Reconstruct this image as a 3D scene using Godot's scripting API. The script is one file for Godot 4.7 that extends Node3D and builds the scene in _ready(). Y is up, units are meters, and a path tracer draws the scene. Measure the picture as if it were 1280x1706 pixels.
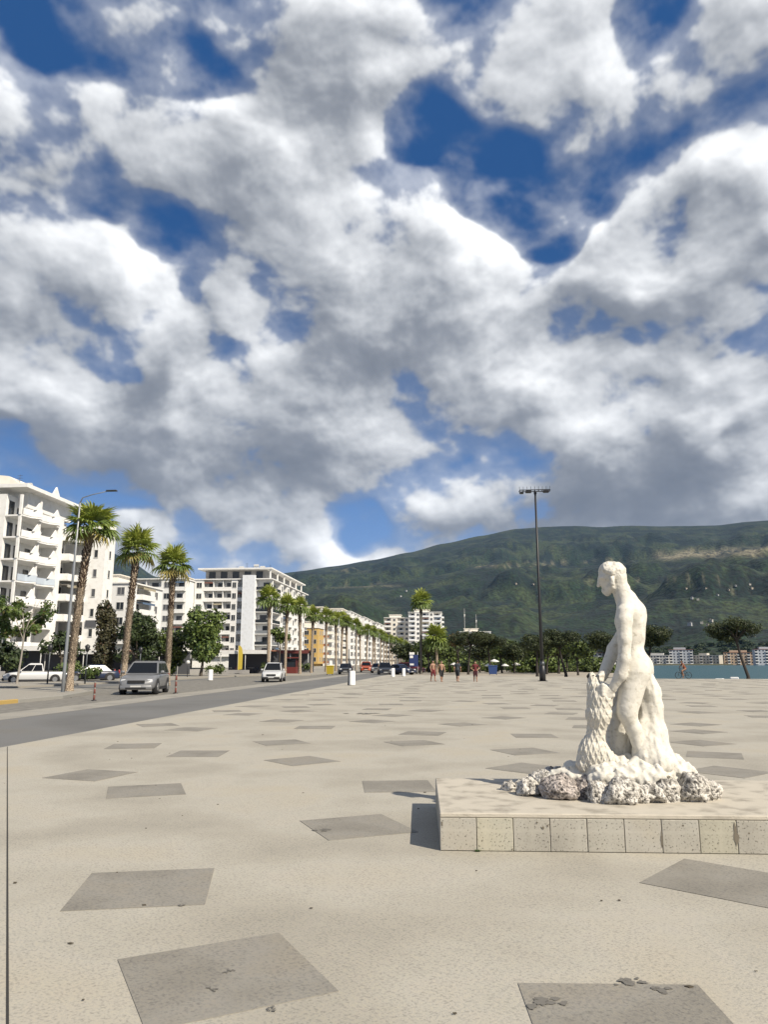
extends Node3D

# ---------------------------------------------------------------- helpers
var rng := RandomNumberGenerator.new()
var used := {}
const SKY_W := 4096
const ALB := 0.76   # base colours below were balanced for a dimmer sun
const SUN_TO := Vector3(0.60, 0.66, 0.46)

func lin(r: float, g: float, b: float) -> Color:
	return Color(r * ALB, g * ALB, b * ALB).linear_to_srgb()

func mat(c: Color, rough := 0.8, metal := 0.0) -> StandardMaterial3D:
	var m := StandardMaterial3D.new()
	m.albedo_color = c
	m.roughness = rough
	m.metallic = metal
	return m

func numbered(called: String) -> String:
	var n: int = used.get(called, -1) + 1
	used[called] = n
	return called if n == 0 else "%s_%03d" % [called, n]

func tag(o: Node3D, label: String, category := "", group := "") -> Node3D:
	o.set_meta("label", label)
	if category: o.set_meta("category", category)
	if group: o.set_meta("group", group)
	return o

func thing(called: String, label: String, category: String, at := Vector3.ZERO, turn := 0.0, group := "") -> Node3D:
	var o := Node3D.new()
	o.name = numbered(called)
	add_child(o, true)
	o.position = at
	o.rotation.y = turn
	tag(o, label, category, group)
	return o

func obj(called: String, mesh: Mesh, m: Material, parent: Node3D = null, at := Vector3.ZERO, rot := Vector3.ZERO) -> MeshInstance3D:
	var o := MeshInstance3D.new()
	o.mesh = mesh
	if m: o.material_override = m
	if parent == null:
		o.name = numbered(called)
		add_child(o, true)
	else:
		o.name = part_name(parent, called)
		parent.add_child(o, true)
	o.position = at
	o.rotation = rot
	return o

func part_name(parent: Node3D, called: String) -> String:
	var k: int = parent.get_meta("n_" + called, 0)
	parent.set_meta("n_" + called, k + 1)
	return called if k == 0 else "%s_%03d" % [called, k]

func struct(called: String, mesh: Mesh, m: Material, at := Vector3.ZERO) -> MeshInstance3D:
	var o := obj(called, mesh, m, null, at)
	o.set_meta("kind", "structure")
	o.set_meta("label", called.replace("_", " "))
	return o

func dup(src: Node3D, at: Vector3, turn: float, label: String, scl := 1.0) -> Node3D:
	var r: Node3D = src.duplicate()
	r.name = numbered(String(src.name).rstrip("0123456789").trim_suffix("_"))
	add_child(r, true)
	r.position = at
	r.rotation.y = turn
	r.scale = Vector3.ONE * scl
	r.set_meta("label", label)
	return r

# ---- mesh building on a SurfaceTool
func st_new() -> SurfaceTool:
	var s := SurfaceTool.new()
	s.begin(Mesh.PRIMITIVE_TRIANGLES)
	return s

func tri(s: SurfaceTool, a: Vector3, b: Vector3, c: Vector3) -> void:
	s.add_vertex(a); s.add_vertex(b); s.add_vertex(c)

# a, b, c, d counter-clockwise seen from outside (Godot's fronts run clockwise)
func quad(s: SurfaceTool, a: Vector3, b: Vector3, c: Vector3, d: Vector3) -> void:
	tri(s, a, c, b)
	tri(s, a, d, c)

func done(s: SurfaceTool, smooth := false) -> ArrayMesh:
	if smooth: s.index()
	s.generate_normals()
	return s.commit()

func flat(s: SurfaceTool) -> void:
	s.set_smooth_group(-1)

# box from corner lo to corner hi
func bx(s: SurfaceTool, lo: Vector3, hi: Vector3, t := Transform3D()) -> void:
	var p := []
	for i in 8:
		p.append(t * Vector3(hi.x if i & 1 else lo.x, hi.y if i & 2 else lo.y, hi.z if i & 4 else lo.z))
	quad(s, p[4], p[5], p[7], p[6])
	quad(s, p[1], p[0], p[2], p[3])
	quad(s, p[5], p[1], p[3], p[7])
	quad(s, p[0], p[4], p[6], p[2])
	quad(s, p[6], p[7], p[3], p[2])
	quad(s, p[0], p[1], p[5], p[4])

# box with chamfered edges (bevel b)
func bevel_box(s: SurfaceTool, lo: Vector3, hi: Vector3, b: float, t := Transform3D()) -> void:
	var c := (lo + hi) / 2
	var h := (hi - lo) / 2
	var fv := func(ax: int, sg: float) -> Array:
		var u := (ax + 1) % 3
		var v := (ax + 2) % 3
		var r := []
		for k in [[-1, -1], [1, -1], [1, 1], [-1, 1]]:
			var q := Vector3.ZERO
			q[ax] = sg * h[ax]
			q[u] = k[0] * (h[u] - b)
			q[v] = k[1] * (h[v] - b)
			r.append(q)
		return r
	var faces := []
	for ax in 3:
		for sg in [-1.0, 1.0]:
			faces.append(fv.call(ax, sg))
	var put := func(poly: Array) -> void:
		var n: Vector3 = (poly[1] - poly[0]).cross(poly[2] - poly[0])
		var m := Vector3.ZERO
		for q in poly: m += q
		if n.dot(m) < 0: poly.reverse()
		for i in range(1, poly.size() - 1):
			tri(s, t * (c + poly[0]), t * (c + poly[i + 1]), t * (c + poly[i]))
	for f in faces: put.call(f.duplicate())
	for ax in 3:
		var u := (ax + 1) % 3
		var v := (ax + 2) % 3
		for su in [-1.0, 1.0]:
			for sv in [-1.0, 1.0]:
				var q := []
				for e in [[0, -1], [0, 1], [1, 1], [1, -1]]:
					var w := Vector3.ZERO
					w[ax] = e[1] * (h[ax] - b)
					w[u] = su * (h[u] - (b if e[0] == 1 else 0.0))
					w[v] = sv * (h[v] - (b if e[0] == 0 else 0.0))
					q.append(w)
				put.call(q)
	for sx in [-1.0, 1.0]:
		for sy in [-1.0, 1.0]:
			for sz in [-1.0, 1.0]:
				put.call([Vector3(sx * h.x, sy * (h.y - b), sz * (h.z - b)), Vector3(sx * (h.x - b), sy * h.y, sz * (h.z - b)), Vector3(sx * (h.x - b), sy * (h.y - b), sz * h.z)])

# tube along points with radii
func tube(s: SurfaceTool, pts: Array, radii: Array, n := 8, caps := true) -> void:
	var rings := []
	var prev := Vector3.ZERO
	for i in pts.size():
		var d: Vector3 = (pts[mini(i + 1, pts.size() - 1)] - pts[maxi(i - 1, 0)]).normalized()
		var u := prev - d * prev.dot(d)
		if u.length() < 0.05:
			u = Vector3.RIGHT - d * d.x
			if u.length() < 0.2: u = Vector3.BACK - d * d.z
		u = u.normalized()
		prev = u
		var v := d.cross(u)
		var ring := []
		for k in n:
			var a := TAU * k / n
			ring.append(pts[i] + (u * cos(a) + v * sin(a)) * radii[i])
		rings.append(ring)
	for i in pts.size() - 1:
		for k in n:
			var k2 := (k + 1) % n
			quad(s, rings[i][k], rings[i][k2], rings[i + 1][k2], rings[i + 1][k])
	if caps:
		for k in range(1, n - 1):
			tri(s, rings[0][0], rings[0][k], rings[0][k + 1])
			tri(s, rings[-1][0], rings[-1][k + 1], rings[-1][k])

# closed outline (x, y) counter-clockwise, extruded from z0 to z1, mapped by t
func prism(s: SurfaceTool, poly: PackedVector2Array, z0: float, z1: float, t := Transform3D()) -> void:
	if Geometry2D.is_polygon_clockwise(poly): poly.reverse()
	var n := poly.size()
	var idx := Geometry2D.triangulate_polygon(poly)
	for i in range(0, idx.size(), 3):
		var a := poly[idx[i]]
		var b := poly[idx[i + 1]]
		var c := poly[idx[i + 2]]
		if (b - a).cross(c - a) < 0:
			var q := b
			b = c
			c = q
		tri(s, t * Vector3(a.x, a.y, z1), t * Vector3(c.x, c.y, z1), t * Vector3(b.x, b.y, z1))
		tri(s, t * Vector3(a.x, a.y, z0), t * Vector3(b.x, b.y, z0), t * Vector3(c.x, c.y, z0))
	for i in n:
		var a := poly[i]
		var b := poly[(i + 1) % n]
		quad(s, t * Vector3(a.x, a.y, z1), t * Vector3(a.x, a.y, z0), t * Vector3(b.x, b.y, z0), t * Vector3(b.x, b.y, z1))

func box_mesh(lo: Vector3, hi: Vector3) -> ArrayMesh:
	var s := st_new()
	flat(s)
	bx(s, lo, hi)
	return done(s)

func noise(seed_: int, freq: float, oct := 4, kind := FastNoiseLite.TYPE_SIMPLEX_SMOOTH) -> FastNoiseLite:
	var n := FastNoiseLite.new()
	n.seed = seed_
	n.frequency = freq
	n.noise_type = kind
	n.fractal_octaves = oct
	return n

# a noise texture whose ramp runs through the given (offset, colour) stops
func ntex(seed_: int, freq: float, oct: int, stops: Array, size := 512, bump := false, kind := FastNoiseLite.TYPE_SIMPLEX_SMOOTH) -> NoiseTexture2D:
	var t := NoiseTexture2D.new()
	t.width = size
	t.height = size
	t.seamless = true
	t.seamless_blend_skirt = 0.15
	t.normalize = true
	var n := noise(seed_, freq, oct, kind)
	t.noise = n
	if stops.size():
		var g := Gradient.new()
		g.offsets = PackedFloat32Array(stops.map(func(x): return x[0]))
		g.colors = PackedColorArray(stops.map(func(x): return x[1]))
		t.color_ramp = g
	return t

func grey(v: float) -> Color:
	return Color(v, v, v)

# material with triplanar colour variation; tint multiplies
func tmat(tint: Color, tex: Texture2D, metres: float, rough := 0.85, bump: Texture2D = null, bump_cm := 0.0, world := true) -> StandardMaterial3D:
	var m := mat(tint, rough)
	m.albedo_texture = tex
	m.uv1_triplanar = true
	m.uv1_world_triplanar = world
	m.uv1_scale = Vector3.ONE / metres
	if bump:
		m.heightmap_enabled = true
		m.heightmap_texture = bump
		m.heightmap_scale = bump_cm
	return m

# ---------------------------------------------------------------- scene
func _ready() -> void:
	var cam := Camera3D.new()
	cam.name = "camera"
	add_child(cam)
	cam.fov = 68.62
	cam.near = 0.05
	cam.far = 20000
	cam.position = Vector3(0, 1.6, 0)
	cam.rotation_degrees = Vector3(11.31, 5.378, 0)
	var env := Environment.new()
	env.tonemap_mode = Environment.TONE_MAPPER_LINEAR
	env.tonemap_exposure = 1.33
	env.background_energy_multiplier = 0.865
	env.background_mode = Environment.BG_SKY
	env.sky = Sky.new()
	var sm := PanoramaSkyMaterial.new()
	sm.panorama = make_sky()
	env.sky.sky_material = sm
	env.sdfgi_enabled = true
	env.ssao_enabled = true
	env.ssil_enabled = true
	env.fog_enabled = true
	env.fog_density = 0.000022
	env.fog_light_color = Color(0.55, 0.75, 1.0)
	var we := WorldEnvironment.new()
	we.name = "environment"
	we.environment = env
	add_child(we)
	var sun := DirectionalLight3D.new()
	sun.name = "sun"
	add_child(sun)
	sun.look_at_from_position(SUN_TO * 50, Vector3.ZERO)
	sun.light_energy = 1.6
	sun.light_color = Color(1.0, 0.955, 0.88)
	sun.light_angular_distance = 0.53
	sun.shadow_enabled = true
	make_materials()
	build_ground()
	build_hills()
	build_row()
	build_palms()
	build_trees()
	build_plinth()
	build_statue()
	build_cars()
	build_street()
	build_people()


# ---------------------------------------------------------------- sky: cloud puffs as azimuth, elevation, radii (degrees), amount
const PUFFS := [-5.4,43.7,17.1,4.3,0.55, 7.2,41.4,7.0,3.7,0.50, -16.5,44.1,6.2,1.9,0.25, -9.6,40.6,6.3,2.8,0.25, -32.7,34.2,5.3,3.8,0.60, -33.5,30.8,4.8,2.5,0.40, -31.9,27.3,5.6,3.4,0.50, -28.4,26.0,5.0,2.8,0.40, -22.5,36.6,4.3,2.2,0.50, -17.6,35.7,8.3,3.0,0.50, -11.5,33.1,10.0,3.9,0.60, -3.3,33.4,3.0,2.0,0.45, -2.4,29.6,8.9,3.7,0.50, 4.0,27.6,5.8,2.9,0.45, -9.3,27.0,11.2,5.1,0.50, -5.4,21.9,12.0,4.9,0.55, 5.2,22.0,8.9,4.8,0.50, -16.0,24.1,4.3,3.0,0.35, -30.4,20.4,6.8,4.4,0.55, -24.3,23.3,3.5,2.9,0.50, -24.3,17.8,8.1,3.0,0.50, -19.8,15.5,11.5,3.1,0.55, -10.1,15.5,6.6,2.7,0.45, -9.2,18.7,7.6,2.7,0.35, 11.7,23.5,9.8,5.8,0.55, 17.9,28.3,7.2,5.4,0.60, 12.8,31.5,2.7,1.9,0.35, 22.3,30.9,4.0,3.2,0.45, 20.1,20.7,7.1,4.8,0.55, 11.4,18.0,8.3,2.6,0.45, 1.2,12.3,4.2,2.7,0.55, 8.9,13.3,8.8,3.5,0.60, 17.4,12.7,7.6,3.8,0.65, 22.3,11.0,5.9,2.8,0.50, -15.5,9.5,6.7,2.0,0.50, -9.1,8.7,4.1,1.6,0.30, -19.6,10.7,2.6,1.3,0.20, 17.5,37.7,3.6,1.2,0.20, 21.6,38.8,4.6,1.3,0.30, 24.4,40.6,2.8,1.8,0.30, 15.1,37.1,2.7,1.7,0.15, 9.4,37.2,3.9,1.8,0.30, 5.2,33.8,1.5,0.8,0.30, 11.0,10.5,9.8,2.0,0.60, 19.9,9.9,6.5,2.3,0.60, 4.8,10.3,5.4,1.4,0.35, 2.1,13.4,5.1,2.5,0.70, 0.2,11.4,4.2,1.5,0.45, 4.9,14.9,5.5,2.0,0.45, -15.0,9.4,7.6,1.9,0.45, -19.5,10.1,3.9,1.4,0.40, -9.1,8.1,5.5,1.2,0.45, -28.2,23.2,6.3,4.8,0.75, 12.3,25.1,7.6,3.1,0.60, -31.3,29.4,4.5,2.2,0.40, 1.5,24.3,7.2,3.5,0.30, -3.4,21.0,3.9,2.7,0.40, 22.2,22.0,3.5,2.4,0.40, -13.4,31.0,5.9,2.8,0.25, -11.0,12.5,5.6,1.3,0.35, -29.5,14.3,3.6,1.7,0.30, 4.9,31.8,5.9,3.0,-0.50, 0.8,35.4,6.1,2.7,-0.40, 7.7,29.0,2.8,2.0,-0.35, -17.4,11.3,8.9,0.7,-0.30, -34.7,39.8,4.5,2.5,-0.45, -25.2,40.3,4.2,2.3,-0.30, -20.6,39.7,3.4,2.1,-0.45, -23.0,42.3,2.9,1.9,-0.20, -1.0,37.7,4.1,2.2,-0.55, 2.7,33.0,5.5,2.4,-0.50, 7.0,29.8,3.8,2.4,-0.55, -3.3,36.3,2.6,1.5,-0.40, 8.7,34.4,4.3,2.3,-0.40, 16.9,41.2,4.1,1.9,-0.50, 13.1,35.6,3.7,1.8,-0.25, 19.4,34.8,3.8,1.4,-0.25, -24.6,30.4,3.4,2.1,-0.60, -20.1,25.5,1.8,2.5,-0.45, -19.2,22.2,2.3,1.7,-0.45, -16.4,21.1,1.2,1.1,-0.30, -33.0,15.1,3.0,1.6,-0.55, -29.5,10.0,5.0,1.7,-0.60, -25.2,11.3,5.0,0.8,-0.30, -5.4,11.4,2.8,1.8,-0.50, -4.7,10.1,2.1,1.8,-0.35, 1.2,15.2,2.1,1.4,-0.50, 21.8,15.8,1.5,1.4,-0.50, -0.6,17.8,1.9,1.4,-0.25, -12.3,28.8,1.0,0.8,-0.10, -30.9,12.9,3.1,1.2,-0.40]
const TONES := [7.1,41.0,6.0,3.0,0.35, -20.4,37.6,3.4,1.1,0.35, -9.4,33.6,8.1,2.7,0.30, -3.3,34.0,2.0,1.6,0.35, -24.3,24.2,3.1,2.1,0.55, -30.3,27.6,4.5,2.3,0.30, -0.5,23.1,4.4,2.2,0.35, 4.7,20.7,4.2,1.8,0.40, 11.4,17.6,7.9,1.7,0.50, -13.0,17.7,4.2,1.8,0.30, -7.3,14.2,2.8,1.8,0.30, -0.7,13.2,2.3,1.8,0.40, 11.3,27.3,1.8,1.2,0.30, 12.8,31.9,2.8,1.5,0.25, -16.0,22.4,3.3,2.2,0.30, -32.8,20.8,2.3,1.6,0.20, -31.5,35.2,3.8,2.1,0.15, 22.0,38.7,3.8,1.0,0.20, -15.0,9.5,6.3,1.8,0.25, 20.1,29.5,4.5,2.2,0.15, 1.6,29.0,5.9,2.1,0.20, -25.4,20.7,4.3,1.7,-0.50, -6.4,22.7,8.2,2.6,-0.35, -19.8,14.7,11.0,2.0,-0.35, -11.5,13.2,6.5,1.6,-0.50, -27.4,13.6,5.3,1.3,-0.30, 13.3,13.0,10.9,2.6,-0.55, 13.1,10.7,12.5,1.7,-0.35, 4.3,11.3,7.2,1.6,-0.35, 20.6,13.6,4.2,2.1,-0.30, -32.6,22.9,3.1,1.4,-0.35, 12.2,23.5,7.1,2.9,-0.25, -32.8,32.0,4.4,1.8,-0.30, -7.5,42.4,10.5,2.0,-0.25, -13.7,40.4,4.6,1.7,-0.20, -22.6,38.0,3.3,1.0,-0.10, -9.5,37.4,4.6,1.8,-0.15, 20.2,21.9,4.8,2.4,-0.15, -6.4,25.4,5.9,1.7,-0.15]

var g_lay := PackedFloat32Array()
var g_tone := PackedFloat32Array()
const GW := 720
const GH := 182
var n_a := noise(11, 5.5, 6)
var n_b := noise(23, 10.0, 4, FastNoiseLite.TYPE_CELLULAR)
var n_w := noise(37, 3.0, 3)
var n_v := noise(51, 3.0, 3)
var win := {}

func stamp(field: PackedFloat32Array, az: float, el: float, ra: float, re: float, am: float) -> void:
	for j in range(maxi(0, int((el - 2.2 * re) * 2)), mini(GH, int((el + 2.2 * re) * 2) + 2)):
		for i in range(int((az - 2.2 * ra + 180) * 2), int((az + 2.2 * ra + 180) * 2) + 2):
			var dx := (i / 2.0 - 180 - az) / ra
			var dy := (j / 2.0 - el) / re
			field[j * GW + posmod(i, GW)] += am * exp(-1.1 * pow(dx * dx + dy * dy, 1.3))

func samp(f: PackedFloat32Array, az: float, el: float) -> float:
	var x := (az + 180) * 2
	var y := clampf(el * 2, 0, GH - 1.01)
	var i := int(floor(x))
	var j := int(y)
	x -= i
	y -= j
	var i0 := posmod(i, GW)
	var i1 := posmod(i + 1, GW)
	return lerpf(lerpf(f[j * GW + i0], f[j * GW + i1], x), lerpf(f[(j + 1) * GW + i0], f[(j + 1) * GW + i1], x), y)

func cloud_row(j: int) -> void:
	var w: Dictionary = win
	var row: PackedFloat32Array = PackedFloat32Array()
	row.resize(w.w * 2)
	var el: float = w.el1 - (j + 0.5) * w.deg
	var se := sin(deg_to_rad(el))
	var ce := cos(deg_to_rad(el))
	for i in w.w:
		var az: float = w.az0 + (i + 0.5) * w.deg
		var a := deg_to_rad(az)
		var p := Vector3(sin(a) * ce, se * 1.35, -cos(a) * ce)
		var wx := n_w.get_noise_3dv(p)
		var wy := n_v.get_noise_3dv(p)
		var lay := samp(g_lay, az + wx * 4.5, el + wy * 4.0)
		lay = 0.62 * lay / (0.42 + absf(lay)) + 0.10
		var q := p + Vector3(wx, wy, wy) * 0.018
		var f := n_a.get_noise_3dv(q)
		var b := n_b.get_noise_3dv(q)
		row[i * 2] = lay + 1.05 * f - 0.36 * b - 0.19 - 0.10 * exp(-maxf(el, 0.0) / 7.0)
		row[i * 2 + 1] = samp(g_tone, az + wx * 5.0, el + wy * 4.0)
	w.rows[j] = row

func shade_row(j: int) -> void:
	var w: Dictionary = win
	var n: int = w.w
	var h: int = w.h
	var out := PackedFloat32Array()
	out.resize(n * 3)
	var el: float = w.el1 - (j + 0.5) * w.deg
	var t := clampf(el / 46.0, 0, 1)
	var sky := Vector3(0.30, 0.46, 0.74).lerp(Vector3(0.085, 0.205, 0.47), pow(clampf(t * 2.6, 0, 1), 0.7)).lerp(Vector3(0.021, 0.080, 0.232), smoothstep(0.12, 0.72, t))
	var s: float = 1.0 / w.deg / 11.38
	var row: PackedFloat32Array = w.rows[j]
	for i in n:
		var d := row[i * 2]
		var l := 0.0
		for q in 4:
			var o: float = [4.0, 10.0, 22.0, 44.0][q] * s
			var jj := clampi(int(j - 0.72 * o), 0, h - 1)
			var ii := clampi(int(i + 0.69 * o), 0, n - 1)
			var r2: PackedFloat32Array = w.rows[jj]
			l += (d - r2[ii * 2]) * [0.40, 0.50, 0.50, 0.42][q]
		var al := maxf(smoothstep(-0.02, 0.34, d), 0.42 * smoothstep(-0.42, 0.18, d))
		var thick := smoothstep(0.10, 0.85, d)
		var tone := row[i * 2 + 1]
		var br := 0.54 + 0.64 * l - 0.13 * thick + 0.58 * tone
		br = 0.10 + maxf(0.0, br - 0.10) if br > 0.25 else 0.25 * exp((br - 0.25) * 2.4)
		br = minf(br, 1.12)
		var c := Vector3(0.150, 0.172, 0.212).lerp(Vector3(0.90, 0.915, 0.93), pow(br, 1.3))
		al *= 0.98
		var o3 := sky.lerp(c, al)
		var mist := exp(-maxf(el, 0) / 3.0) * 0.45
		o3 = o3.lerp(Vector3(0.46, 0.55, 0.66), mist)
		out[i * 3] = o3.x
		out[i * 3 + 1] = o3.y
		out[i * 3 + 2] = o3.z
	w.out[j] = out

func sky_window(az0: float, el1: float, deg: float, w: int, h: int) -> Image:
	win = {"az0": az0, "el1": el1, "deg": deg, "w": w, "h": h, "rows": [], "out": []}
	win.rows.resize(h)
	win.out.resize(h)
	var id := WorkerThreadPool.add_group_task(cloud_row, h)
	WorkerThreadPool.wait_for_group_task_completion(id)
	id = WorkerThreadPool.add_group_task(shade_row, h)
	WorkerThreadPool.wait_for_group_task_completion(id)
	var all := PackedByteArray()
	for r in win.out:
		all.append_array(r.to_byte_array())
	return Image.create_from_data(w, h, false, Image.FORMAT_RGBF, all)

func make_sky() -> Texture2D:
	n_a.fractal_gain = 0.52
	n_b.fractal_type = FastNoiseLite.FRACTAL_FBM
	n_b.cellular_return_type = FastNoiseLite.RETURN_DISTANCE
	g_lay.resize(GW * GH)
	g_tone.resize(GW * GH)
	for k in range(0, PUFFS.size(), 5):
		stamp(g_lay, PUFFS[k], PUFFS[k + 1], PUFFS[k + 2], PUFFS[k + 3], PUFFS[k + 4] * (1.0 if PUFFS[k + 4] > 0 else 1.2))
	for k in range(0, TONES.size(), 5):
		stamp(g_tone, TONES[k], TONES[k + 1], TONES[k + 2], TONES[k + 3], TONES[k + 4])
	rng.seed = 7
	for k in 260:
		var az := rng.randf_range(-180, 180)
		var el := rng.randf_range(2, 85)
		if az > -48 and az < 36 and el < 50: continue
		stamp(g_lay, az, el, rng.randf_range(5, 13) / maxf(0.3, cos(deg_to_rad(el))), rng.randf_range(3, 8), rng.randf_range(-0.55, 0.55) + 0.02)
	var low := sky_window(0, 90, 360.0 / 1024, 1024, 262)
	var img := Image.create(1024, 512, false, Image.FORMAT_RGBF)
	img.fill(Color(0.32, 0.33, 0.33))
	img.blit_rect(low, Rect2i(0, 0, 1024, 262), Vector2i.ZERO)
	img.resize(SKY_W, SKY_W / 2, Image.INTERPOLATE_BILINEAR)
	var deg := 360.0 / SKY_W
	var left := int(50 / deg)
	var y0 := int((90 - 54) / deg)
	var hi := sky_window(-left * deg, 90 - y0 * deg, deg, int(92 / deg), int(56 / deg))
	img.blit_rect(hi, Rect2i(0, 0, left, hi.get_height()), Vector2i(SKY_W - left, y0))
	img.blit_rect(hi, Rect2i(left, 0, hi.get_width() - left, hi.get_height()), Vector2i(0, y0))
	win = {}
	return ImageTexture.create_from_image(img)

# ---------------------------------------------------------------- materials shared by many things
var M := {}

func make_materials() -> void:
	var speck := ntex(3, 0.20, 4, [[0.0, grey(0.72)], [0.32, grey(0.905)], [0.5, grey(0.972)], [0.8, Color(1, 0.99, 0.965)], [1.0, grey(1.0)]], 1024, false, FastNoiseLite.TYPE_VALUE_CUBIC)
	var blot := ntex(5, 0.010, 5, [[0.0, Color(0.88, 0.876, 0.87)], [0.35, Color(0.955, 0.95, 0.943)], [0.6, grey(1.0)], [1.0, Color(1.0, 0.985, 0.955)]], 512)
	var speck_h := ntex(3, 0.16, 3, [], 1024)
	M.plaza = tmat(lin(0.515, 0.490, 0.425), speck, 2.2, 0.9, speck_h, 0.12)
	add_blot(M.plaza, blot, 14.0)
	M.patch = tmat(lin(0.325, 0.310, 0.275), speck, 2.6, 0.9, speck_h, 0.12)
	add_blot(M.patch, blot, 5.0)
	M.asphalt = tmat(lin(0.205, 0.207, 0.205), speck, 1.6, 0.9)
	add_blot(M.asphalt, blot, 22.0)
	M.gutter = tmat(lin(0.40, 0.385, 0.345), speck, 2.0, 0.9)
	add_blot(M.gutter, blot, 9.0)
	M.sidewalk = tmat(lin(0.40, 0.375, 0.325), speck, 2.0, 0.9)
	M.kerb = tmat(lin(0.36, 0.35, 0.32), speck, 1.3, 0.9)
	M.kerb_yellow = tmat(lin(0.55, 0.38, 0.12), speck, 1.3, 0.8)
	M.sand = tmat(lin(0.44, 0.40, 0.33), blot, 9.0, 0.95)
	M.soil = tmat(lin(0.10, 0.10, 0.06), blot, 11.0, 0.95)
	M.dark = mat(lin(0.035, 0.033, 0.03), 0.9)
	M.stain = mat(lin(0.185, 0.175, 0.155), 0.85)
	var pits := ntex(9, 0.035, 5, [[0.0, Color(0.72, 0.70, 0.66)], [0.25, Color(0.90, 0.89, 0.86)], [0.42, Color(0.98, 0.975, 0.96)], [1.0, Color(1.0, 0.99, 0.97)]], 512)
	var pits_h := ntex(9, 0.06, 4, [], 512)
	M.marble = tmat(lin(0.82, 0.80, 0.745), pits, 1.1, 0.75, pits_h, 0.2)
	M.net = tmat(lin(0.78, 0.755, 0.69), pits, 0.7, 0.8, pits_h, 0.3)
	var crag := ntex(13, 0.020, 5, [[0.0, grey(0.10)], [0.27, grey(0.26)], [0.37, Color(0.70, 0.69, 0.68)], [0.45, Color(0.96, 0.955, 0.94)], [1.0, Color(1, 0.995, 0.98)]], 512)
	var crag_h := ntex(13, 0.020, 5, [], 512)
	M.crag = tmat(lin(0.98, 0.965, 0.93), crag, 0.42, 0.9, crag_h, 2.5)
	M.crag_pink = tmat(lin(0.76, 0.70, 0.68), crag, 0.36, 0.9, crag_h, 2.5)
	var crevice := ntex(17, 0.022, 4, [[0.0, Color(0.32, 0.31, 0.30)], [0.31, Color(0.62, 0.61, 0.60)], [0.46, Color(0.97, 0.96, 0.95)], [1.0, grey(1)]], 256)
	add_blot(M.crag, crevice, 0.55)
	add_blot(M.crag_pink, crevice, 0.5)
	var weather := ntex(21, 0.018, 5, [[0.0, Color(0.74, 0.725, 0.70)], [0.30, Color(0.88, 0.87, 0.85)], [0.50, Color(0.97, 0.96, 0.94)], [1.0, Color(1, 0.99, 0.97)]], 512)
	M.slab = tmat(lin(0.62, 0.585, 0.515), weather, 3.1, 0.85, speck_h, 0.3)
	M.tiles = []
	for k in 4:
		var pore := ntex(30 + k, 0.06, 4, [[0.0, grey(0.30)], [0.17, grey(0.55)], [0.25, grey(0.95)], [1.0, grey(1.0)]], 256)
		var t := tmat(lin(0.63 + 0.015 * k, 0.605 + 0.015 * k, 0.535 + 0.012 * (k % 3)), pore, 0.40, 0.85, speck_h, 0.3)
		add_blot(t, blot, 4.0 + k)
		M.tiles.append(t)
	M.water = mat(lin(0.040, 0.112, 0.142), 0.3)
	M.water.metallic_specular = 0.2
	M.water.normal_enabled = true
	M.water.normal_texture = ntex(44, 0.02, 4, [], 512)
	M.water.normal_texture.as_normal_map = true
	M.water.normal_texture.bump_strength = 6.0
	M.water.normal_scale = 0.7
	M.water.uv1_triplanar = true
	M.water.uv1_world_triplanar = true
	M.water.uv1_scale = Vector3.ONE / 11.0
	M.foam = mat(lin(0.6, 0.6, 0.58), 0.9)
	M.white = mat(lin(0.74, 0.735, 0.71), 0.7)
	M.glass_dark = mat(lin(0.02, 0.024, 0.03), 0.12)
	M.steel = mat(lin(0.10, 0.11, 0.12), 0.45, 0.6)
	M.black = mat(lin(0.018, 0.019, 0.022), 0.45)

func add_blot(m: StandardMaterial3D, tex: Texture2D, metres: float) -> void:
	m.detail_enabled = true
	m.detail_albedo = tex
	m.detail_blend_mode = BaseMaterial3D.BLEND_MODE_MUL
	m.detail_uv_layer = BaseMaterial3D.DETAIL_UV_2
	m.uv2_triplanar = true
	m.uv2_world_triplanar = true
	m.uv2_scale = Vector3.ONE / metres

# flat sheet: outline in x, z; top at y
func sheet(poly: Array, y: float, thick := 0.3) -> ArrayMesh:
	var pts := PackedVector2Array()
	for p in poly: pts.append(Vector2(p[0], -p[1]))
	var s := st_new()
	flat(s)
	prism(s, pts, y - thick, y, Transform3D(Basis(Vector3.RIGHT, -PI / 2), Vector3.ZERO))
	return done(s)

const COAST := [[17.3, -78], [24, -108], [45, -200], [88, -400], [145, -640], [215, -840], [330, -930], [520, -950], [760, -930], [1100, -880], [1900, -800]]

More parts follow.
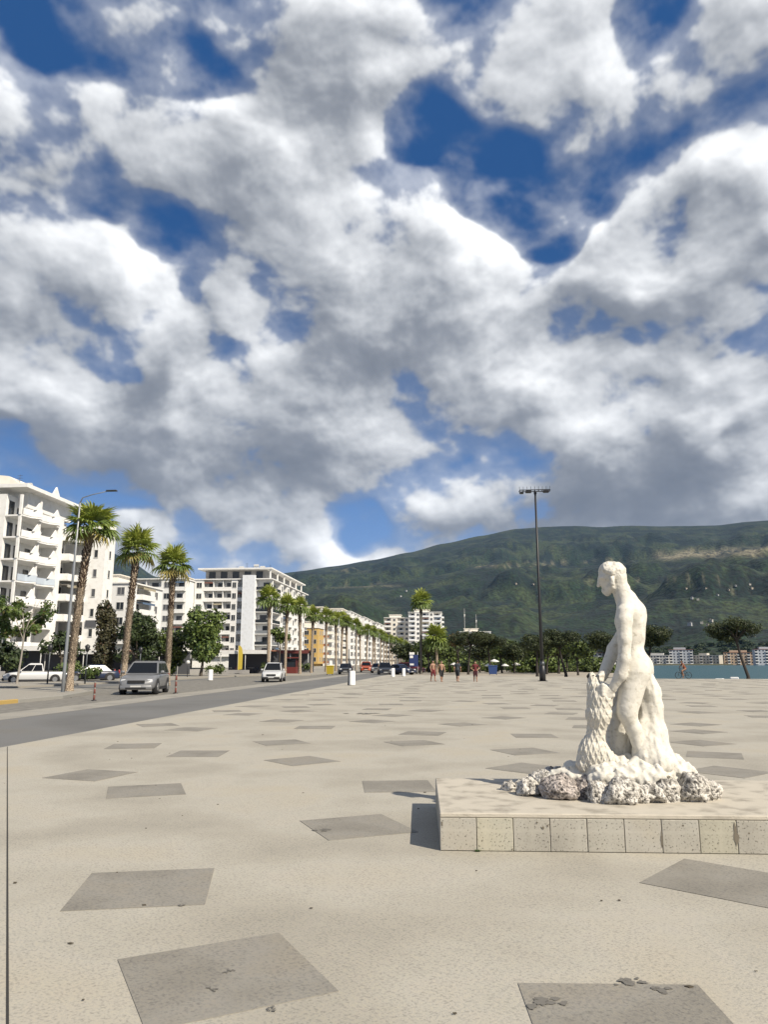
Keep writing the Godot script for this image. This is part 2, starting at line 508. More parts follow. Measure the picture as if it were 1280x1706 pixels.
func build_ground() -> void:
	var land := [[-2600, 60], [60, 60], [60, -77.6], [17.3, -77.6]]
	land.append_array(COAST)
	land.append_array([[1900, -6500], [-2600, -6500]])
	struct("ground", sheet(land, -0.5, 3.0), M.soil)
	var sea := [[61, 200], [61, -77.9]]
	for c in COAST: sea.append([c[0] + 0.4, c[1]])
	sea.append_array([[2600, -800], [2600, 200]])
	struct("sea", sheet(sea, -1.9, 1.0), M.water)
	# plaza of washed concrete with darker square patches set into it
	var plaza := struct("plaza", sheet([[-8.7, 14], [60, 14], [60, -77.5], [17.0, -77.5], [12, -86], [-8.7, -98]], 0.0, 0.48), M.plaza)
	struct("beach", sheet([[-8.7, -98.2], [12, -86.2], [17.1, -77.9], [23.5, -107], [44, -199], [-8.7, -199]], -0.12, 0.35), M.sand)
	rng.seed = 5
	var spots := [[-1.24, -4.21, -32], [-2.27, -5.66, 76], [-1.02, -7.86, -28], [-3.95, -9.7, -24], [-5.28, -10.92, 14], [-4.6, -13.58, -5], [-6.26, -14.64, -13], [-2.57, -12.77, -44], [-0.8, -10.35, -9], [-3.55, -15.56, -32], [1.96, -6.22, -54], [0.76, -3.82, -4]]
	for p in [[-0.78, -17.8], [-0.87, -15.71], [0.13, -20.42], [1.69, -17.47], [1.22, -14.46], [1.07, -12.23], [-7.73, -19.49], [-6.44, -18.37], [-6.66, -23.71], [-4.84, -21.18], [-3.53, -19.16], [-2.33, -21.21], [-1.95, -23.61], [-1.03, -26.02], [2.08, -27.65], [1.37, -22.91], [7.8, -25.93], [6.22, -21.0], [5.64, -18.86], [4.9, -16.26], [4.48, -14.22], [4.01, -12.12]]:
		spots.append([p[0], p[1], rng.randf_range(-90, 90)])
	var known := spots.size()
	var more := []
	for j in 29:
		for i in 27:
			var x := -8.0 + i * 2.95 + rng.randf_range(-0.9, 0.9)
			var z := -4.0 - j * 2.6 + rng.randf_range(-0.8, 0.8)
			if x < -7.9 or x > 0.62 * -z + 3.0 or z < -76: continue
			if z > -22 and x < 2.6: continue
			if x > -1.2 and x < 4.3 and z > -10 and z < -6.2: continue
			var free := true
			for k in known:
				if Vector2(spots[k][0] - x, spots[k][1] - z).length() < 1.7: free = false
			if free: more.append([x, z, rng.randf_range(-90, 90)])
	more.sort_custom(func(a, b): return a[1] > b[1])
	spots.append_array(more)
	var pm := []
	for k in 3:
		var s := st_new()
		flat(s)
		bx(s, Vector3(-0.465 + 0.01 * k, 0, -0.46), Vector3(0.46, 0.004, 0.455 + 0.012 * k))
		pm.append(done(s))
	var rest := st_new()
	flat(rest)
	for k in spots.size():
		var p: Array = spots[k]
		if k < 290:
			obj("paving_patch", pm[k % 3], M.patch, plaza, Vector3(p[0], 0.0, p[1]), Vector3(0, deg_to_rad(-p[2]), 0))
		else:
			bx(rest, Vector3(-0.46, 0, -0.46), Vector3(0.46, 0.004, 0.46), Transform3D(Basis(Vector3.UP, deg_to_rad(p[2])), Vector3(p[0], 0, p[1])))
	if spots.size() > 290:
		var o := obj("far_paving_patches", done(rest), M.patch, plaza)
		o.set_meta("kind", "stuff")
	# expansion joint, worn spots and litter
	var s := st_new()
	flat(s)
	var j0 := Vector3(-0.51, 0, -1.1)
	var j1 := Vector3(-8.65, 0, -14.32)
	var side := (j1 - j0).normalized().cross(Vector3.UP) * 0.006
	quad(s, j0 - side + Vector3.UP * 0.003, j0 + side + Vector3.UP * 0.003, j1 + side + Vector3.UP * 0.003, j1 - side + Vector3.UP * 0.003)
	obj("expansion_joint", done(s), M.dark, plaza)
	for p in [[0.40, -4.02, 0.07], [0.86, -4.30, 0.07], [0.97, -4.24, 0.06], [-1.22, -4.25, 0.03], [-1.24, -4.02, 0.025], [-1.30, -7.64, 0.07], [-1.86, -5.28, 0.02], [-0.9, -3.84, 0.025], [0.03, -10.0, 0.04], [-3.0, -24.2, 0.4]]:
		var spot := st_new()
		flat(spot)
		for k in 9:
			var r: float = p[2] * rng.randf_range(0.12, 0.45)
			var a := rng.randf() * TAU
			var d: float = p[2] * rng.randf_range(0.1, 1.0)
			spot.append_from(blotch(rng.randi() % 999, r), 0, Transform3D(Basis(Vector3.UP, rng.randf() * TAU), Vector3(cos(a) * d * 1.4, 0.0002 * k, sin(a) * d)))
		obj("stain", spot.commit(), M.stain, plaza, Vector3(p[0], 0.0065, p[1]))
	var lit := st_new()
	flat(lit)
	for k in 80:
		var z := -2.6 - pow(rng.randf(), 1.6) * 22.0
		var x := rng.randf_range(-0.62, 0.62) * (-z) - 0.1
		if x > -0.4 and x < 4 and z < -6.5 and z > -9.4: continue
		var r := rng.randf_range(0.003, 0.009)
		var t := Transform3D(Basis(Vector3.UP, rng.randf() * TAU).scaled(Vector3(r * rng.randf_range(1, 2.2), r * 0.35, r)), Vector3(x, 0.007, z))
		bx(lit, Vector3(-1, -1, -1), Vector3(1, 1, 1), t)
	var lo := obj("leaf_litter", done(lit), mat(lin(0.09, 0.075, 0.05), 0.95))
	lo.set_meta("kind", "stuff")
	tag(lo, "dark crumbs of leaf litter scattered over the pale plaza paving", "litter")
	# road
	struct("road", sheet([[-12.9, 14], [-8.72, 14], [-8.72, -520], [-12.9, -520]], -0.012, 0.4), M.asphalt)
	struct("gutter_strip", sheet([[-14.5, 14], [-12.92, 14], [-12.92, -520], [-14.5, -520]], -0.006, 0.4), M.gutter)
	struct("parking_lane", sheet([[-17.6, -34], [-17.6, 14], [-14.52, 14], [-14.52, -520], [-23.5, -520], [-23.5, -42]], -0.016, 0.4), tmat(lin(0.30, 0.285, 0.25), ntex(61, 0.02, 4, [[0.0, grey(0.75)], [1.0, grey(1.0)]]), 5.0, 0.9))
	var zebra := st_new()
	flat(zebra)
	# pavement with a kerb on the far side of the road
	struct("pavement", sheet([[-40, 14], [-17.75, 14], [-17.75, -33], [-19.2, -39], [-20.9, -41.5], [-23.6, -42], [-40, -42]], 0.12, 0.5), M.sidewalk)
	struct("pavement", sheet([[-56, -42.1], [-28.0, -42.1], [-26.2, -60], [-25.4, -76], [-24.4, -90], [-17.8, -93], [-17.8, -520], [-56, -520]], 0.11, 0.5), M.sidewalk)
	struct("side_road", sheet([[-27.9, -42.2], [-23.5, -42.2], [-23.5, -90], [-25.2, -76], [-26.0, -60]], -0.02, 0.4), M.asphalt)
	struct("promenade", sheet([[-8.7, -199], [-8.7, -98.3], [-10, -98.3], [-10, -520], [30, -520], [43, -200]], -0.16, 0.3), M.sidewalk)
	var ks := st_new()
	flat(ks)
	bevel_box(ks, Vector3(-17.74, -0.3, -33), Vector3(-17.58, 0.14, -29.6), 0.02)
	var kerb := struct("kerb", done(ks), M.kerb)
	ks = st_new()
	flat(ks)
	bevel_box(ks, Vector3(-17.74, -0.3, -29.58), Vector3(-17.58, 0.14, 10), 0.02)
	obj("yellow_kerb_run", done(ks), M.kerb_yellow, kerb)
	var bend := [[-17.66, -33.0], [-19.15, -38.95], [-20.85, -41.45], [-23.6, -41.95]]
	for k in 3:
		var a := Vector3(bend[k][0], 0, bend[k][1])
		var b := Vector3(bend[k + 1][0], 0, bend[k + 1][1])
		ks = st_new()
		flat(ks)
		bevel_box(ks, Vector3(-0.08, -0.3, 0.01), Vector3(0.08, 0.14, (b - a).length() - 0.01), 0.02, Transform3D(Basis(Vector3.UP, atan2(b.x - a.x, b.z - a.z)), a))
		obj("kerb_stone", done(ks), M.kerb, kerb)
	ks = st_new()
	flat(ks)
	bevel_box(ks, Vector3(-17.82, -0.3, -520), Vector3(-17.66, 0.13, -93), 0.02)
	obj("far_kerb_run", done(ks), M.kerb, kerb)

func blotch(sd: int, r: float) -> ArrayMesh:
	var n := noise(sd, 1.1, 2)
	var s := st_new()
	flat(s)
	var k := 22
	for i in k:
		var a := TAU * i / k
		var b := TAU * (i + 1) / k
		var ra := r * (0.85 + 0.5 * n.get_noise_2d(cos(a), sin(a)))
		var rb := r * (0.85 + 0.5 * n.get_noise_2d(cos(b), sin(b)))
		tri(s, Vector3.ZERO, Vector3(cos(a) * ra * 1.3, 0, sin(a) * ra), Vector3(cos(b) * rb * 1.3, 0, sin(b) * rb))
	return done(s)

# ---------------------------------------------------------------- bodies: tapered capsules joined by a smooth minimum, meshed as surface nets
func sdf_mesh(bones: Array, cell: float, k: float, amp := 0.0, freq := 8.0, sd := 1, ropes := false, soft := 0, k2 := 0.03, ystretch := 1.0) -> ArrayMesh:
	var lo := Vector3.INF
	var hi := -Vector3.INF
	for i in range(0, bones.size(), 8):
		for e in 2:
			var p := Vector3(bones[i + e * 4], bones[i + e * 4 + 1], bones[i + e * 4 + 2])
			var r: float = bones[i + e * 4 + 3]
			lo = lo.min(p - Vector3.ONE * r)
			hi = hi.max(p + Vector3.ONE * r)
	var k1 := k
	var pad := k * 0.3 + amp + cell * 3
	lo -= Vector3.ONE * pad
	hi += Vector3.ONE * pad
	var nx := int((hi.x - lo.x) / cell) + 2
	var ny := int((hi.y - lo.y) / cell) + 2
	var nz := int((hi.z - lo.z) / cell) + 2
	var f := PackedFloat32Array()
	f.resize(nx * ny * nz)
	f.fill(1.0)
	var sy := nx
	var sz := nx * ny
	for i in range(0, bones.size(), 8):
		k = k1 if soft == 0 or i < soft * 8 else k2
		var a := Vector3(bones[i], bones[i + 1], bones[i + 2])
		var b := Vector3(bones[i + 4], bones[i + 5], bones[i + 6])
		var ra: float = bones[i + 3]
		var rb: float = bones[i + 7]
		var ab := b - a
		var l2 := maxf(ab.length_squared(), 1e-6)
		var reach := maxf(ra, rb) + k + amp + cell * 2
		var b0 := (a.min(b) - Vector3.ONE * reach - lo) / cell
		var b1 := (a.max(b) + Vector3.ONE * reach - lo) / cell
		for z in range(maxi(0, int(b0.z)), mini(nz - 1, int(b1.z)) + 1):
			for y in range(maxi(0, int(b0.y)), mini(ny - 1, int(b1.y)) + 1):
				var at := z * sz + y * sy
				for x in range(maxi(0, int(b0.x)), mini(nx - 1, int(b1.x)) + 1):
					var p := lo + Vector3(x, y, z) * cell - a
					var t := clampf(p.dot(ab) / l2, 0, 1)
					var d := (p - ab * t).length() - lerpf(ra, rb, t)
					var o := f[at + x]
					var h := maxf(k - absf(o - d), 0.0) / k
					f[at + x] = minf(o, d) - h * h * k * 0.25
	if amp > 0.0:
		var n := noise(sd, freq, 4)
		for z in nz:
			for y in ny:
				for x in nx:
					var at := z * sz + y * sy + x
					if absf(f[at]) < amp + cell * 3:
						var p := lo + Vector3(x, y, z) * cell
						if ropes:
							var u := p.x * 0.9 + p.z * 0.5
							var w1 := absf(fposmod(u * 21.0 + p.y * 6.5, 1.0) - 0.5) * 2.0
							var w2 := absf(fposmod(u * 21.0 - p.y * 9.0, 1.0) - 0.5) * 2.0
							f[at] += amp * (0.8 * minf(smoothstep(0.0, 0.6, 1.0 - w1), smoothstep(0.0, 0.6, 1.0 - w2)) + 0.5 * n.get_noise_3dv(p))
						else:
							f[at] += amp * n.get_noise_3d(p.x, p.y * ystretch, p.z)
	var vid := PackedInt32Array()
	vid.resize(nx * ny * nz)
	vid.fill(-1)
	var vs := PackedVector3Array()
	var off := [0, 1, sy, sy + 1, sz, sz + 1, sz + sy, sz + sy + 1]
	var edges := [0, 1, 2, 3, 4, 5, 6, 7, 0, 2, 1, 3, 4, 6, 5, 7, 0, 4, 1, 5, 2, 6, 3, 7]
	for z in nz - 1:
		for y in ny - 1:
			var at := z * sz + y * sy
			for x in nx - 1:
				if absf(f[at + x]) > cell * 2.0 + amp * 1.5: continue
				var c := at + x
				var m := 0
				for q in 8:
					if f[c + off[q]] < 0.0: m |= 1 << q
				if m == 0 or m == 255: continue
				var sum := Vector3.ZERO
				var cnt := 0
				for e in range(0, 24, 2):
					var i0: int = edges[e]
					var i1: int = edges[e + 1]
					if ((m >> i0) & 1) == ((m >> i1) & 1): continue
					var g0 := f[c + off[i0]]
					var t := g0 / (g0 - f[c + off[i1]])
					var p0 := Vector3(i0 & 1, (i0 >> 1) & 1, i0 >> 2)
					var p1 := Vector3(i1 & 1, (i1 >> 1) & 1, i1 >> 2)
					sum += p0.lerp(p1, t)
					cnt += 1
				vid[c] = vs.size()
				vs.append(lo + (Vector3(x, y, z) + sum / cnt) * cell)
	var idx := PackedInt32Array()
	var st := [1, sy, sz]
	for z in range(1, nz - 1):
		for y in range(1, ny - 1):
			for x in range(1, nx - 1):
				var c := z * sz + y * sy + x
				if vid[c] < 0 and vid[c - 1] < 0 and vid[c - sy] < 0 and vid[c - sz] < 0: continue
				var here := f[c] < 0.0
				for ax in 3:
					var s0: int = st[ax]
					if here == (f[c + s0] < 0.0): continue
					var s1: int = st[(ax + 1) % 3]
					var s2: int = st[(ax + 2) % 3]
					var q := [vid[c], vid[c - s1], vid[c - s1 - s2], vid[c - s2]]
					if q.min() < 0: continue
					if here: q.reverse()
					idx.append_array(PackedInt32Array([q[0], q[1], q[2], q[0], q[2], q[3]]))
	var ns := PackedVector3Array()
	ns.resize(vs.size())
	for i in range(0, idx.size(), 3):
		var fn := (vs[idx[i + 2]] - vs[idx[i]]).cross(vs[idx[i + 1]] - vs[idx[i]])
		for e in 3: ns[idx[i + e]] += fn
	for i in ns.size(): ns[i] = ns[i].normalized()
	var arr := []
	arr.resize(Mesh.ARRAY_MAX)
	arr[Mesh.ARRAY_VERTEX] = vs
	arr[Mesh.ARRAY_NORMAL] = ns
	arr[Mesh.ARRAY_INDEX] = idx
	var am := ArrayMesh.new()
	am.add_surface_from_arrays(Mesh.PRIMITIVE_TRIANGLES, arr)
	return am

func joined(list: Array) -> ArrayMesh:
	var s := SurfaceTool.new()
	for m in list: s.append_from(m, 0, Transform3D())
	return s.commit()

# ---------------------------------------------------------------- plinth and statue (bones: two ends, each x, y, z, radius)
const BODY_BONES := [-0.000, 2.068, 0.000, 0.085, 0.074, 1.893, 0.000, 0.095, 0.075, 1.912, 0.000, 0.085, 0.037, 1.805, 0.120, 0.074, 0.086, 1.913, -0.020, 0.085, 0.196, 1.821, -0.130, 0.086, 0.086, 1.779, 0.050, 0.120, 0.143, 1.786, -0.070, 0.132, 0.057, 1.695, 0.020, 0.120, 0.082, 1.537, 0.000, 0.108, 0.159, 1.723, -0.050, 0.105, 0.141, 1.538, -0.020, 0.098, 0.087, 1.525, 0.000, 0.104, 0.106, 1.356, 0.000, 0.111, 0.157, 1.669, 0.050, 0.058, 0.145, 1.572, 0.050, 0.052, 0.113, 1.284, 0.030, 0.133, 0.164, 1.260, -0.070, 0.132, 0.129, 1.225, 0.070, 0.120, 0.190, 1.236, -0.085, 0.115, 0.089, 1.166, 0.075, 0.142, -0.015, 0.782, 0.120, 0.090, 0.177, 1.163, -0.100, 0.126, -0.007, 0.765, -0.140, 0.100, 0.025, 1.014, 0.110, 0.087, -0.025, 0.841, 0.130, 0.080, 0.003, 1.783, 0.185, 0.080, -0.009, 1.698, 0.205, 0.080, -0.009, 1.698, 0.205, 0.080, -0.020, 1.519, 0.230, 0.067, -0.020, 1.519, 0.230, 0.067, -0.036, 1.319, 0.235, 0.060, -0.036, 1.319, 0.235, 0.063, -0.075, 1.168, 0.210, 0.058, -0.075, 1.168, 0.210, 0.058, -0.156, 1.033, 0.170, 0.040, 0.209, 1.781, -0.200, 0.087, -0.031, 1.421, -0.250, 0.071, -0.031, 1.421, -0.250, 0.071, -0.199, 1.138, -0.100, 0.050, -0.015, 0.782, 0.120, 0.090, 0.039, 0.643, 0.100, 0.074, 0.066, 0.642, 0.080, 0.061, 0.083, 0.539, 0.080, 0.052, 0.039, 0.643, 0.100, 0.074, 0.099, 0.381, 0.090, 0.048, 0.098, 0.370, 0.090, 0.055, -0.034, 0.294, 0.170, 0.045, -0.007, 0.765, -0.140, 0.100, -0.086, 0.320, -0.120, 0.073]
const HEAD_BONES := [-0.065, 2.189, -0.010, 0.113, -0.037, 2.175, 0.000, 0.115, -0.105, 2.196, -0.020, 0.085, -0.001, 2.155, 0.000, 0.085, -0.119, 2.121, -0.020, 0.072, -0.108, 2.033, -0.020, 0.046, -0.078, 2.057, 0.050, 0.039, -0.111, 2.013, -0.010, 0.029, -0.054, 2.069, -0.070, 0.040, -0.108, 2.015, -0.030, 0.029, -0.182, 2.141, -0.020, 0.017, -0.201, 2.072, -0.020, 0.016, -0.158, 2.027, -0.020, 0.012, -0.152, 2.021, -0.020, 0.012, -0.135, 2.002, -0.020, 0.020, -0.117, 1.993, -0.020, 0.026, -0.181, 2.154, 0.030, 0.017, -0.160, 2.150, 0.060, 0.017, -0.081, 2.137, 0.120, 0.015, -0.073, 2.069, 0.120, 0.013, -0.096, 2.082, 0.115, 0.013, -0.093, 2.131, 0.115, 0.012, 0.001, 2.093, 0.000, 0.088, 0.033, 2.018, 0.000, 0.088]
const HAIR_BONES := [-0.087, 2.227, -0.010, 0.095, -0.023, 2.206, 0.000, 0.106, -0.023, 2.206, 0.000, 0.106, -0.002, 2.149, 0.000, 0.082, -0.032, 2.189, 0.040, 0.078, -0.018, 2.150, 0.050, 0.058, -0.015, 2.198, -0.040, 0.079, 0.003, 2.161, -0.050, 0.059, -0.137, 2.239, 0.000, 0.042, -0.111, 2.260, 0.030, 0.046, -0.141, 2.232, -0.050, 0.039, -0.087, 2.264, -0.060, 0.046, -0.133, 2.230, 0.070, 0.032, -0.080, 2.201, 0.100, 0.032]
const HAND_BONES := [-0.195, 1.038, 0.165, 0.022, -0.251, 1.062, 0.190, 0.021, -0.251, 1.062, 0.190, 0.021, -0.295, 1.038, 0.165, 0.018, -0.197, 1.014, 0.165, 0.022, -0.253, 1.032, 0.190, 0.021, -0.253, 1.032, 0.190, 0.021, -0.296, 1.007, 0.165, 0.018, -0.198, 0.990, 0.165, 0.022, -0.255, 1.002, 0.190, 0.021, -0.255, 1.002, 0.190, 0.021, -0.298, 0.975, 0.165, 0.018, -0.199, 0.965, 0.165, 0.022, -0.256, 0.972, 0.190, 0.021, -0.256, 0.972, 0.190, 0.021, -0.300, 0.944, 0.165, 0.018, -0.154, 1.032, 0.160, 0.045, -0.200, 1.003, 0.150, 0.048, -0.184, 1.049, 0.140, 0.022, -0.247, 1.083, 0.110, 0.019, -0.161, 0.968, 0.150, 0.032, -0.247, 0.939, 0.160, 0.026, -0.207, 1.138, -0.090, 0.021, -0.260, 1.127, -0.030, 0.020, -0.260, 1.127, -0.030, 0.020, -0.306, 1.105, 0.020, 0.017, -0.208, 1.120, -0.090, 0.021, -0.262, 1.103, -0.030, 0.020, -0.262, 1.103, -0.030, 0.020, -0.308, 1.081, 0.020, 0.017, -0.209, 1.102, -0.090, 0.021, -0.263, 1.080, -0.030, 0.020, -0.263, 1.080, -0.030, 0.020, -0.309, 1.057, 0.020, 0.017, -0.210, 1.084, -0.090, 0.021, -0.264, 1.056, -0.030, 0.020, -0.264, 1.056, -0.030, 0.020, -0.310, 1.033, 0.020, 0.017, -0.198, 1.150, -0.100, 0.046, -0.230, 1.103, -0.070, 0.043, -0.205, 1.163, -0.060, 0.020, -0.267, 1.146, -0.020, 0.017]
const SEAT_BONES := [0.192, 1.176, -0.060, 0.099, 0.241, 1.008, -0.060, 0.092, 0.241, 1.008, -0.060, 0.092, 0.252, 0.831, -0.060, 0.105, 0.247, 0.831, -0.060, 0.105, 0.263, 0.570, -0.030, 0.118, 0.263, 0.570, -0.030, 0.118, 0.283, 0.304, 0.000, 0.170, 0.293, 0.952, 0.000, 0.039, 0.310, 0.858, 0.000, 0.036, 0.279, 1.022, -0.020, 0.033, 0.289, 0.998, -0.020, 0.033, 0.169, 0.627, -0.040, 0.125, 0.180, 0.367, 0.060, 0.143, 0.129, 0.363, 0.030, 0.091, 0.258, 0.317, 0.100, 0.110, -0.016, 0.953, -0.220, 0.074, -0.046, 0.612, -0.200, 0.100, -0.046, 0.612, -0.200, 0.100, -0.074, 0.312, -0.180, 0.133, 0.036, 0.611, -0.220, 0.094, 0.025, 0.299, -0.200, 0.120, 0.349, 0.343, -0.020, 0.092, 0.394, 0.249, 0.000, 0.091]
const NET_BONES := [-0.332, 1.153, 0.080, 0.042, -0.319, 1.059, 0.080, 0.065, -0.303, 1.035, 0.080, 0.078, -0.267, 0.930, 0.080, 0.120, -0.267, 0.930, 0.080, 0.120, -0.288, 0.778, 0.080, 0.120, -0.288, 0.778, 0.080, 0.120, -0.318, 0.591, 0.060, 0.084, -0.318, 0.591, 0.060, 0.084, -0.371, 0.429, 0.050, 0.117, -0.371, 0.429, 0.050, 0.117, -0.448, 0.302, 0.050, 0.091, -0.295, 0.433, 0.080, 0.090, -0.155, 0.312, 0.100, 0.064, -0.353, 0.361, 0.060, 0.104, -0.244, 0.308, 0.080, 0.084]
const MOUND_BONES := [-0.521, 0.185, -0.050, 0.112, -0.234, 0.218, 0.000, 0.144, -0.234, 0.207, 0.000, 0.157, 0.138, 0.227, 0.030, 0.156, 0.138, 0.227, 0.030, 0.156, 0.488, 0.194, 0.000, 0.144, -0.850, 0.111, -0.050, 0.079, -0.525, 0.165, -0.030, 0.105, -0.330, 0.189, 0.200, 0.115, 0.179, 0.196, 0.200, 0.115, 0.486, 0.171, 0.000, 0.131, 0.653, 0.106, 0.000, 0.078, -0.238, 0.201, -0.300, 0.163, 0.485, 0.210, -0.300, 0.163]
const ROCKS := [0.524, -8.198, 0.073, 0.640, -8.204, 0.067, 0.704, -7.956, 0.103, 0.849, -8.124, 0.125, 1.022, -7.819, 0.145, 1.268, -7.899, 0.134, 1.313, -7.634, 0.111, 1.517, -7.580, 0.134, 1.685, -7.629, 0.099, 1.848, -7.699, 0.130, 2.011, -7.786, 0.144, 2.215, -7.779, 0.150, 2.380, -7.856, 0.108, 1.020, -8.586, 0.125, 1.920, -8.231, 0.133, 1.531, -8.194, 0.132]

func rock_mesh(sd: int, flatten := 0.8) -> ArrayMesh:
	var n := noise(sd, 1.4, 3)
	var d := noise(sd + 90, 4.5, 4)
	var g := RandomNumberGenerator.new()
	g.seed = sd
	var cuts := []
	for k in 13:
		var v := Vector3(g.randfn(), g.randfn() * 0.8, g.randfn()).normalized()
		cuts.append([v, g.randf_range(0.68, 1.0)])
	var s := st_new()
	var at := func(i: int, j: int) -> Vector3:
		var la := PI * j / 20 - PI / 2
		var lo := TAU * (i % 30) / 30
		var p := Vector3(cos(la) * cos(lo), sin(la), cos(la) * sin(lo))
		var r := 1.25
		for q in cuts:
			var e: float = p.dot(q[0])
			if e > 0.05: r = minf(r, q[1] / e)
		r += 0.16 * n.get_noise_3dv(p) + 0.13 * d.get_noise_3dv(p)
		return Vector3(p.x * r, p.y * r * flatten, p.z * r)
	for j in 20:
		for i in 30:
			var a: Vector3 = at.call(i, j)
			var b: Vector3 = at.call(i + 1, j)
			var e: Vector3 = at.call(i + 1, j + 1)
			var w: Vector3 = at.call(i, j + 1)
			if j > 0: tri(s, a, b, e)
			if j < 19: tri(s, a, e, w)
	s.index()
	s.generate_normals()
	return s.commit()

func build_plinth() -> void:
	var t := thing("plinth", "low rectangular stone plinth faced with square pale tiles under the white statue", "plinth", Vector3(-0.165, 0, -6.945), deg_to_rad(2.65))
	var s := st_new()
	flat(s)
	bx(s, Vector3(0.03, 0, -1.96), Vector3(3.77, 0.265, -0.03))
	obj("core", done(s), M.dark, t)
	s = st_new()
	flat(s)
	bevel_box(s, Vector3(0, 0.272, -1.99), Vector3(3.80, 0.312, 0), 0.008)
	obj("top_slab", done(s), M.slab, t)
	rng.seed = 3
	for k in 12:
		s = st_new()
		flat(s)
		var w := 0.3165
		bevel_box(s, Vector3(k * w + 0.0025, 0.004, -0.04), Vector3((k + 1) * w - 0.0025, 0.270, rng.randf_range(-0.004, 0.0)), 0.004)
		obj("facing_tile", done(s), M.tiles[[0, 3, 1, 1, 2, 0, 2, 3, 1, 0, 2, 1][k]], t)
		s = st_new()
		flat(s)
		bevel_box(s, Vector3(k * w + 0.0025, 0.004, -1.99), Vector3((k + 1) * w - 0.0025, 0.270, -1.95), 0.004)
		obj("facing_tile", done(s), M.tiles[k % 4], t)
	for side in 2:
		for k in 6:
			s = st_new()
			flat(s)
			var z0 := -0.043 - k * 0.3175
			bevel_box(s, Vector3(0.001 if side == 0 else 3.76, 0.004, z0 - 0.3125), Vector3(0.04 if side == 0 else 3.799, 0.270, z0), 0.004)
			obj("facing_tile", done(s), M.tiles[(k + side) % 4], t)
	# dark run-off streaks and rusty pores on the facing
	var stm := mat(lin(0.20, 0.175, 0.135), 0.9)
	for p in [[2.52, 0.15, 0.055, 0.24], [1.895, 0.11, 0.02, 0.16], [2.845, 0.20, 0.018, 0.12], [0.62, 0.02, 0.02, 0.02], [0.89, 0.20, 0.028, 0.03], [0.93, 0.215, 0.022, 0.028], [0.84, 0.24, 0.02, 0.02], [2.08, 0.225, 0.022, 0.02], [2.63, 0.17, 0.02, 0.02], [1.0, 0.10, 0.013, 0.013], [3.02, 0.08, 0.02, 0.018], [0.02, 0.225, 0.016, 0.05]]:
		s = st_new()
		flat(s)
		var n := 14
		var nn := noise(int(p[0] * 91), 1.4, 2)
		for i in n:
			var a := TAU * i / n
			var b := TAU * (i + 1) / n
			var ra := 0.75 + 0.6 * nn.get_noise_2d(cos(a), sin(a))
			var rb := 0.75 + 0.6 * nn.get_noise_2d(cos(b), sin(b))
			tri(s, Vector3(p[0], p[1], 0.002), Vector3(p[0] + cos(b) * rb * p[2] * 0.5, p[1] + sin(b) * rb * p[3] * 0.5, 0.002), Vector3(p[0] + cos(a) * ra * p[2] * 0.5, p[1] + sin(a) * ra * p[3] * 0.5, 0.002))
		obj("stain", done(s), stm, t)
	# a tuft of weed at the foot of the second tile
	var w := thing("weed_tuft", "tiny green weed tuft growing at the foot of the plinth front", "weed", Vector3(0.155, 0, -6.955))
	s = st_new()
	flat(s)
	for k in 40:
		var a := rng.randf() * TAU
		var l := rng.randf_range(0.015, 0.04)
		var r := Vector3(cos(a), rng.randf_range(0.3, 1.4), absf(sin(a))).normalized()
		var q := r.cross(Vector3.UP).normalized() * 0.006
		var b := Vector3(rng.randf_range(-0.02, 0.02), 0.002, rng.randf_range(0.0, 0.015))
		tri(s, b - q, b + r * l, b + q)
	obj("leaves", done(s), mat(lin(0.08, 0.20, 0.03), 0.7), w)

func build_statue() -> void:
	var o := Vector3(1.70, 0.31, -8.0)
	var t := thing("statue", "weathered white stone statue of a bowed youth gripping a fishing net on rocks", "statue", o)
	var body := sdf_mesh(BODY_BONES, 0.010, 0.06, 0.004, 9.0, 4, false, 13, 0.028)
	var head := sdf_mesh(HEAD_BONES, 0.0065, 0.030, 0.004, 22.0, 5)
	var hands := sdf_mesh(HAND_BONES, 0.006, 0.014)
	obj("figure", joined([body, head, hands]), M.marble, t)
	obj("hair", sdf_mesh(HAIR_BONES, 0.0065, 0.03, 0.010, 24.0, 8), M.marble, t)
	obj("net", sdf_mesh(NET_BONES, 0.0055, 0.05, 0.011, 14.0, 6, true), M.net, t)
	obj("draped_rock", sdf_mesh(SEAT_BONES, 0.011, 0.075, 0.030, 7.5, 7, false, 0, 0.03, 0.3), M.marble, t)
	obj("cement_mound", sdf_mesh(MOUND_BONES, 0.016, 0.10, 0.045, 9.0, 9), M.marble, t)
	obj("dark_net_tip", sdf_mesh([-0.365, 1.148, 0.08, 0.022, -0.33, 1.150, 0.09, 0.026, -0.35, 1.16, 0.04, 0.02, -0.30, 1.14, 0.10, 0.012], 0.008, 0.03), M.dark, t).set_meta("label", "dark weathered tip of the net")
	for k in range(0, ROCKS.size(), 3):
		var r: float = ROCKS[k + 2]
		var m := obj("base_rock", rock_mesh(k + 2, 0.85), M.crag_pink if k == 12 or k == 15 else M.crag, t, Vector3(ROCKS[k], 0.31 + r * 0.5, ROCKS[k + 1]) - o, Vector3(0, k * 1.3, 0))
		m.scale = Vector3(r * 1.30, r * 1.12, r * 1.15)

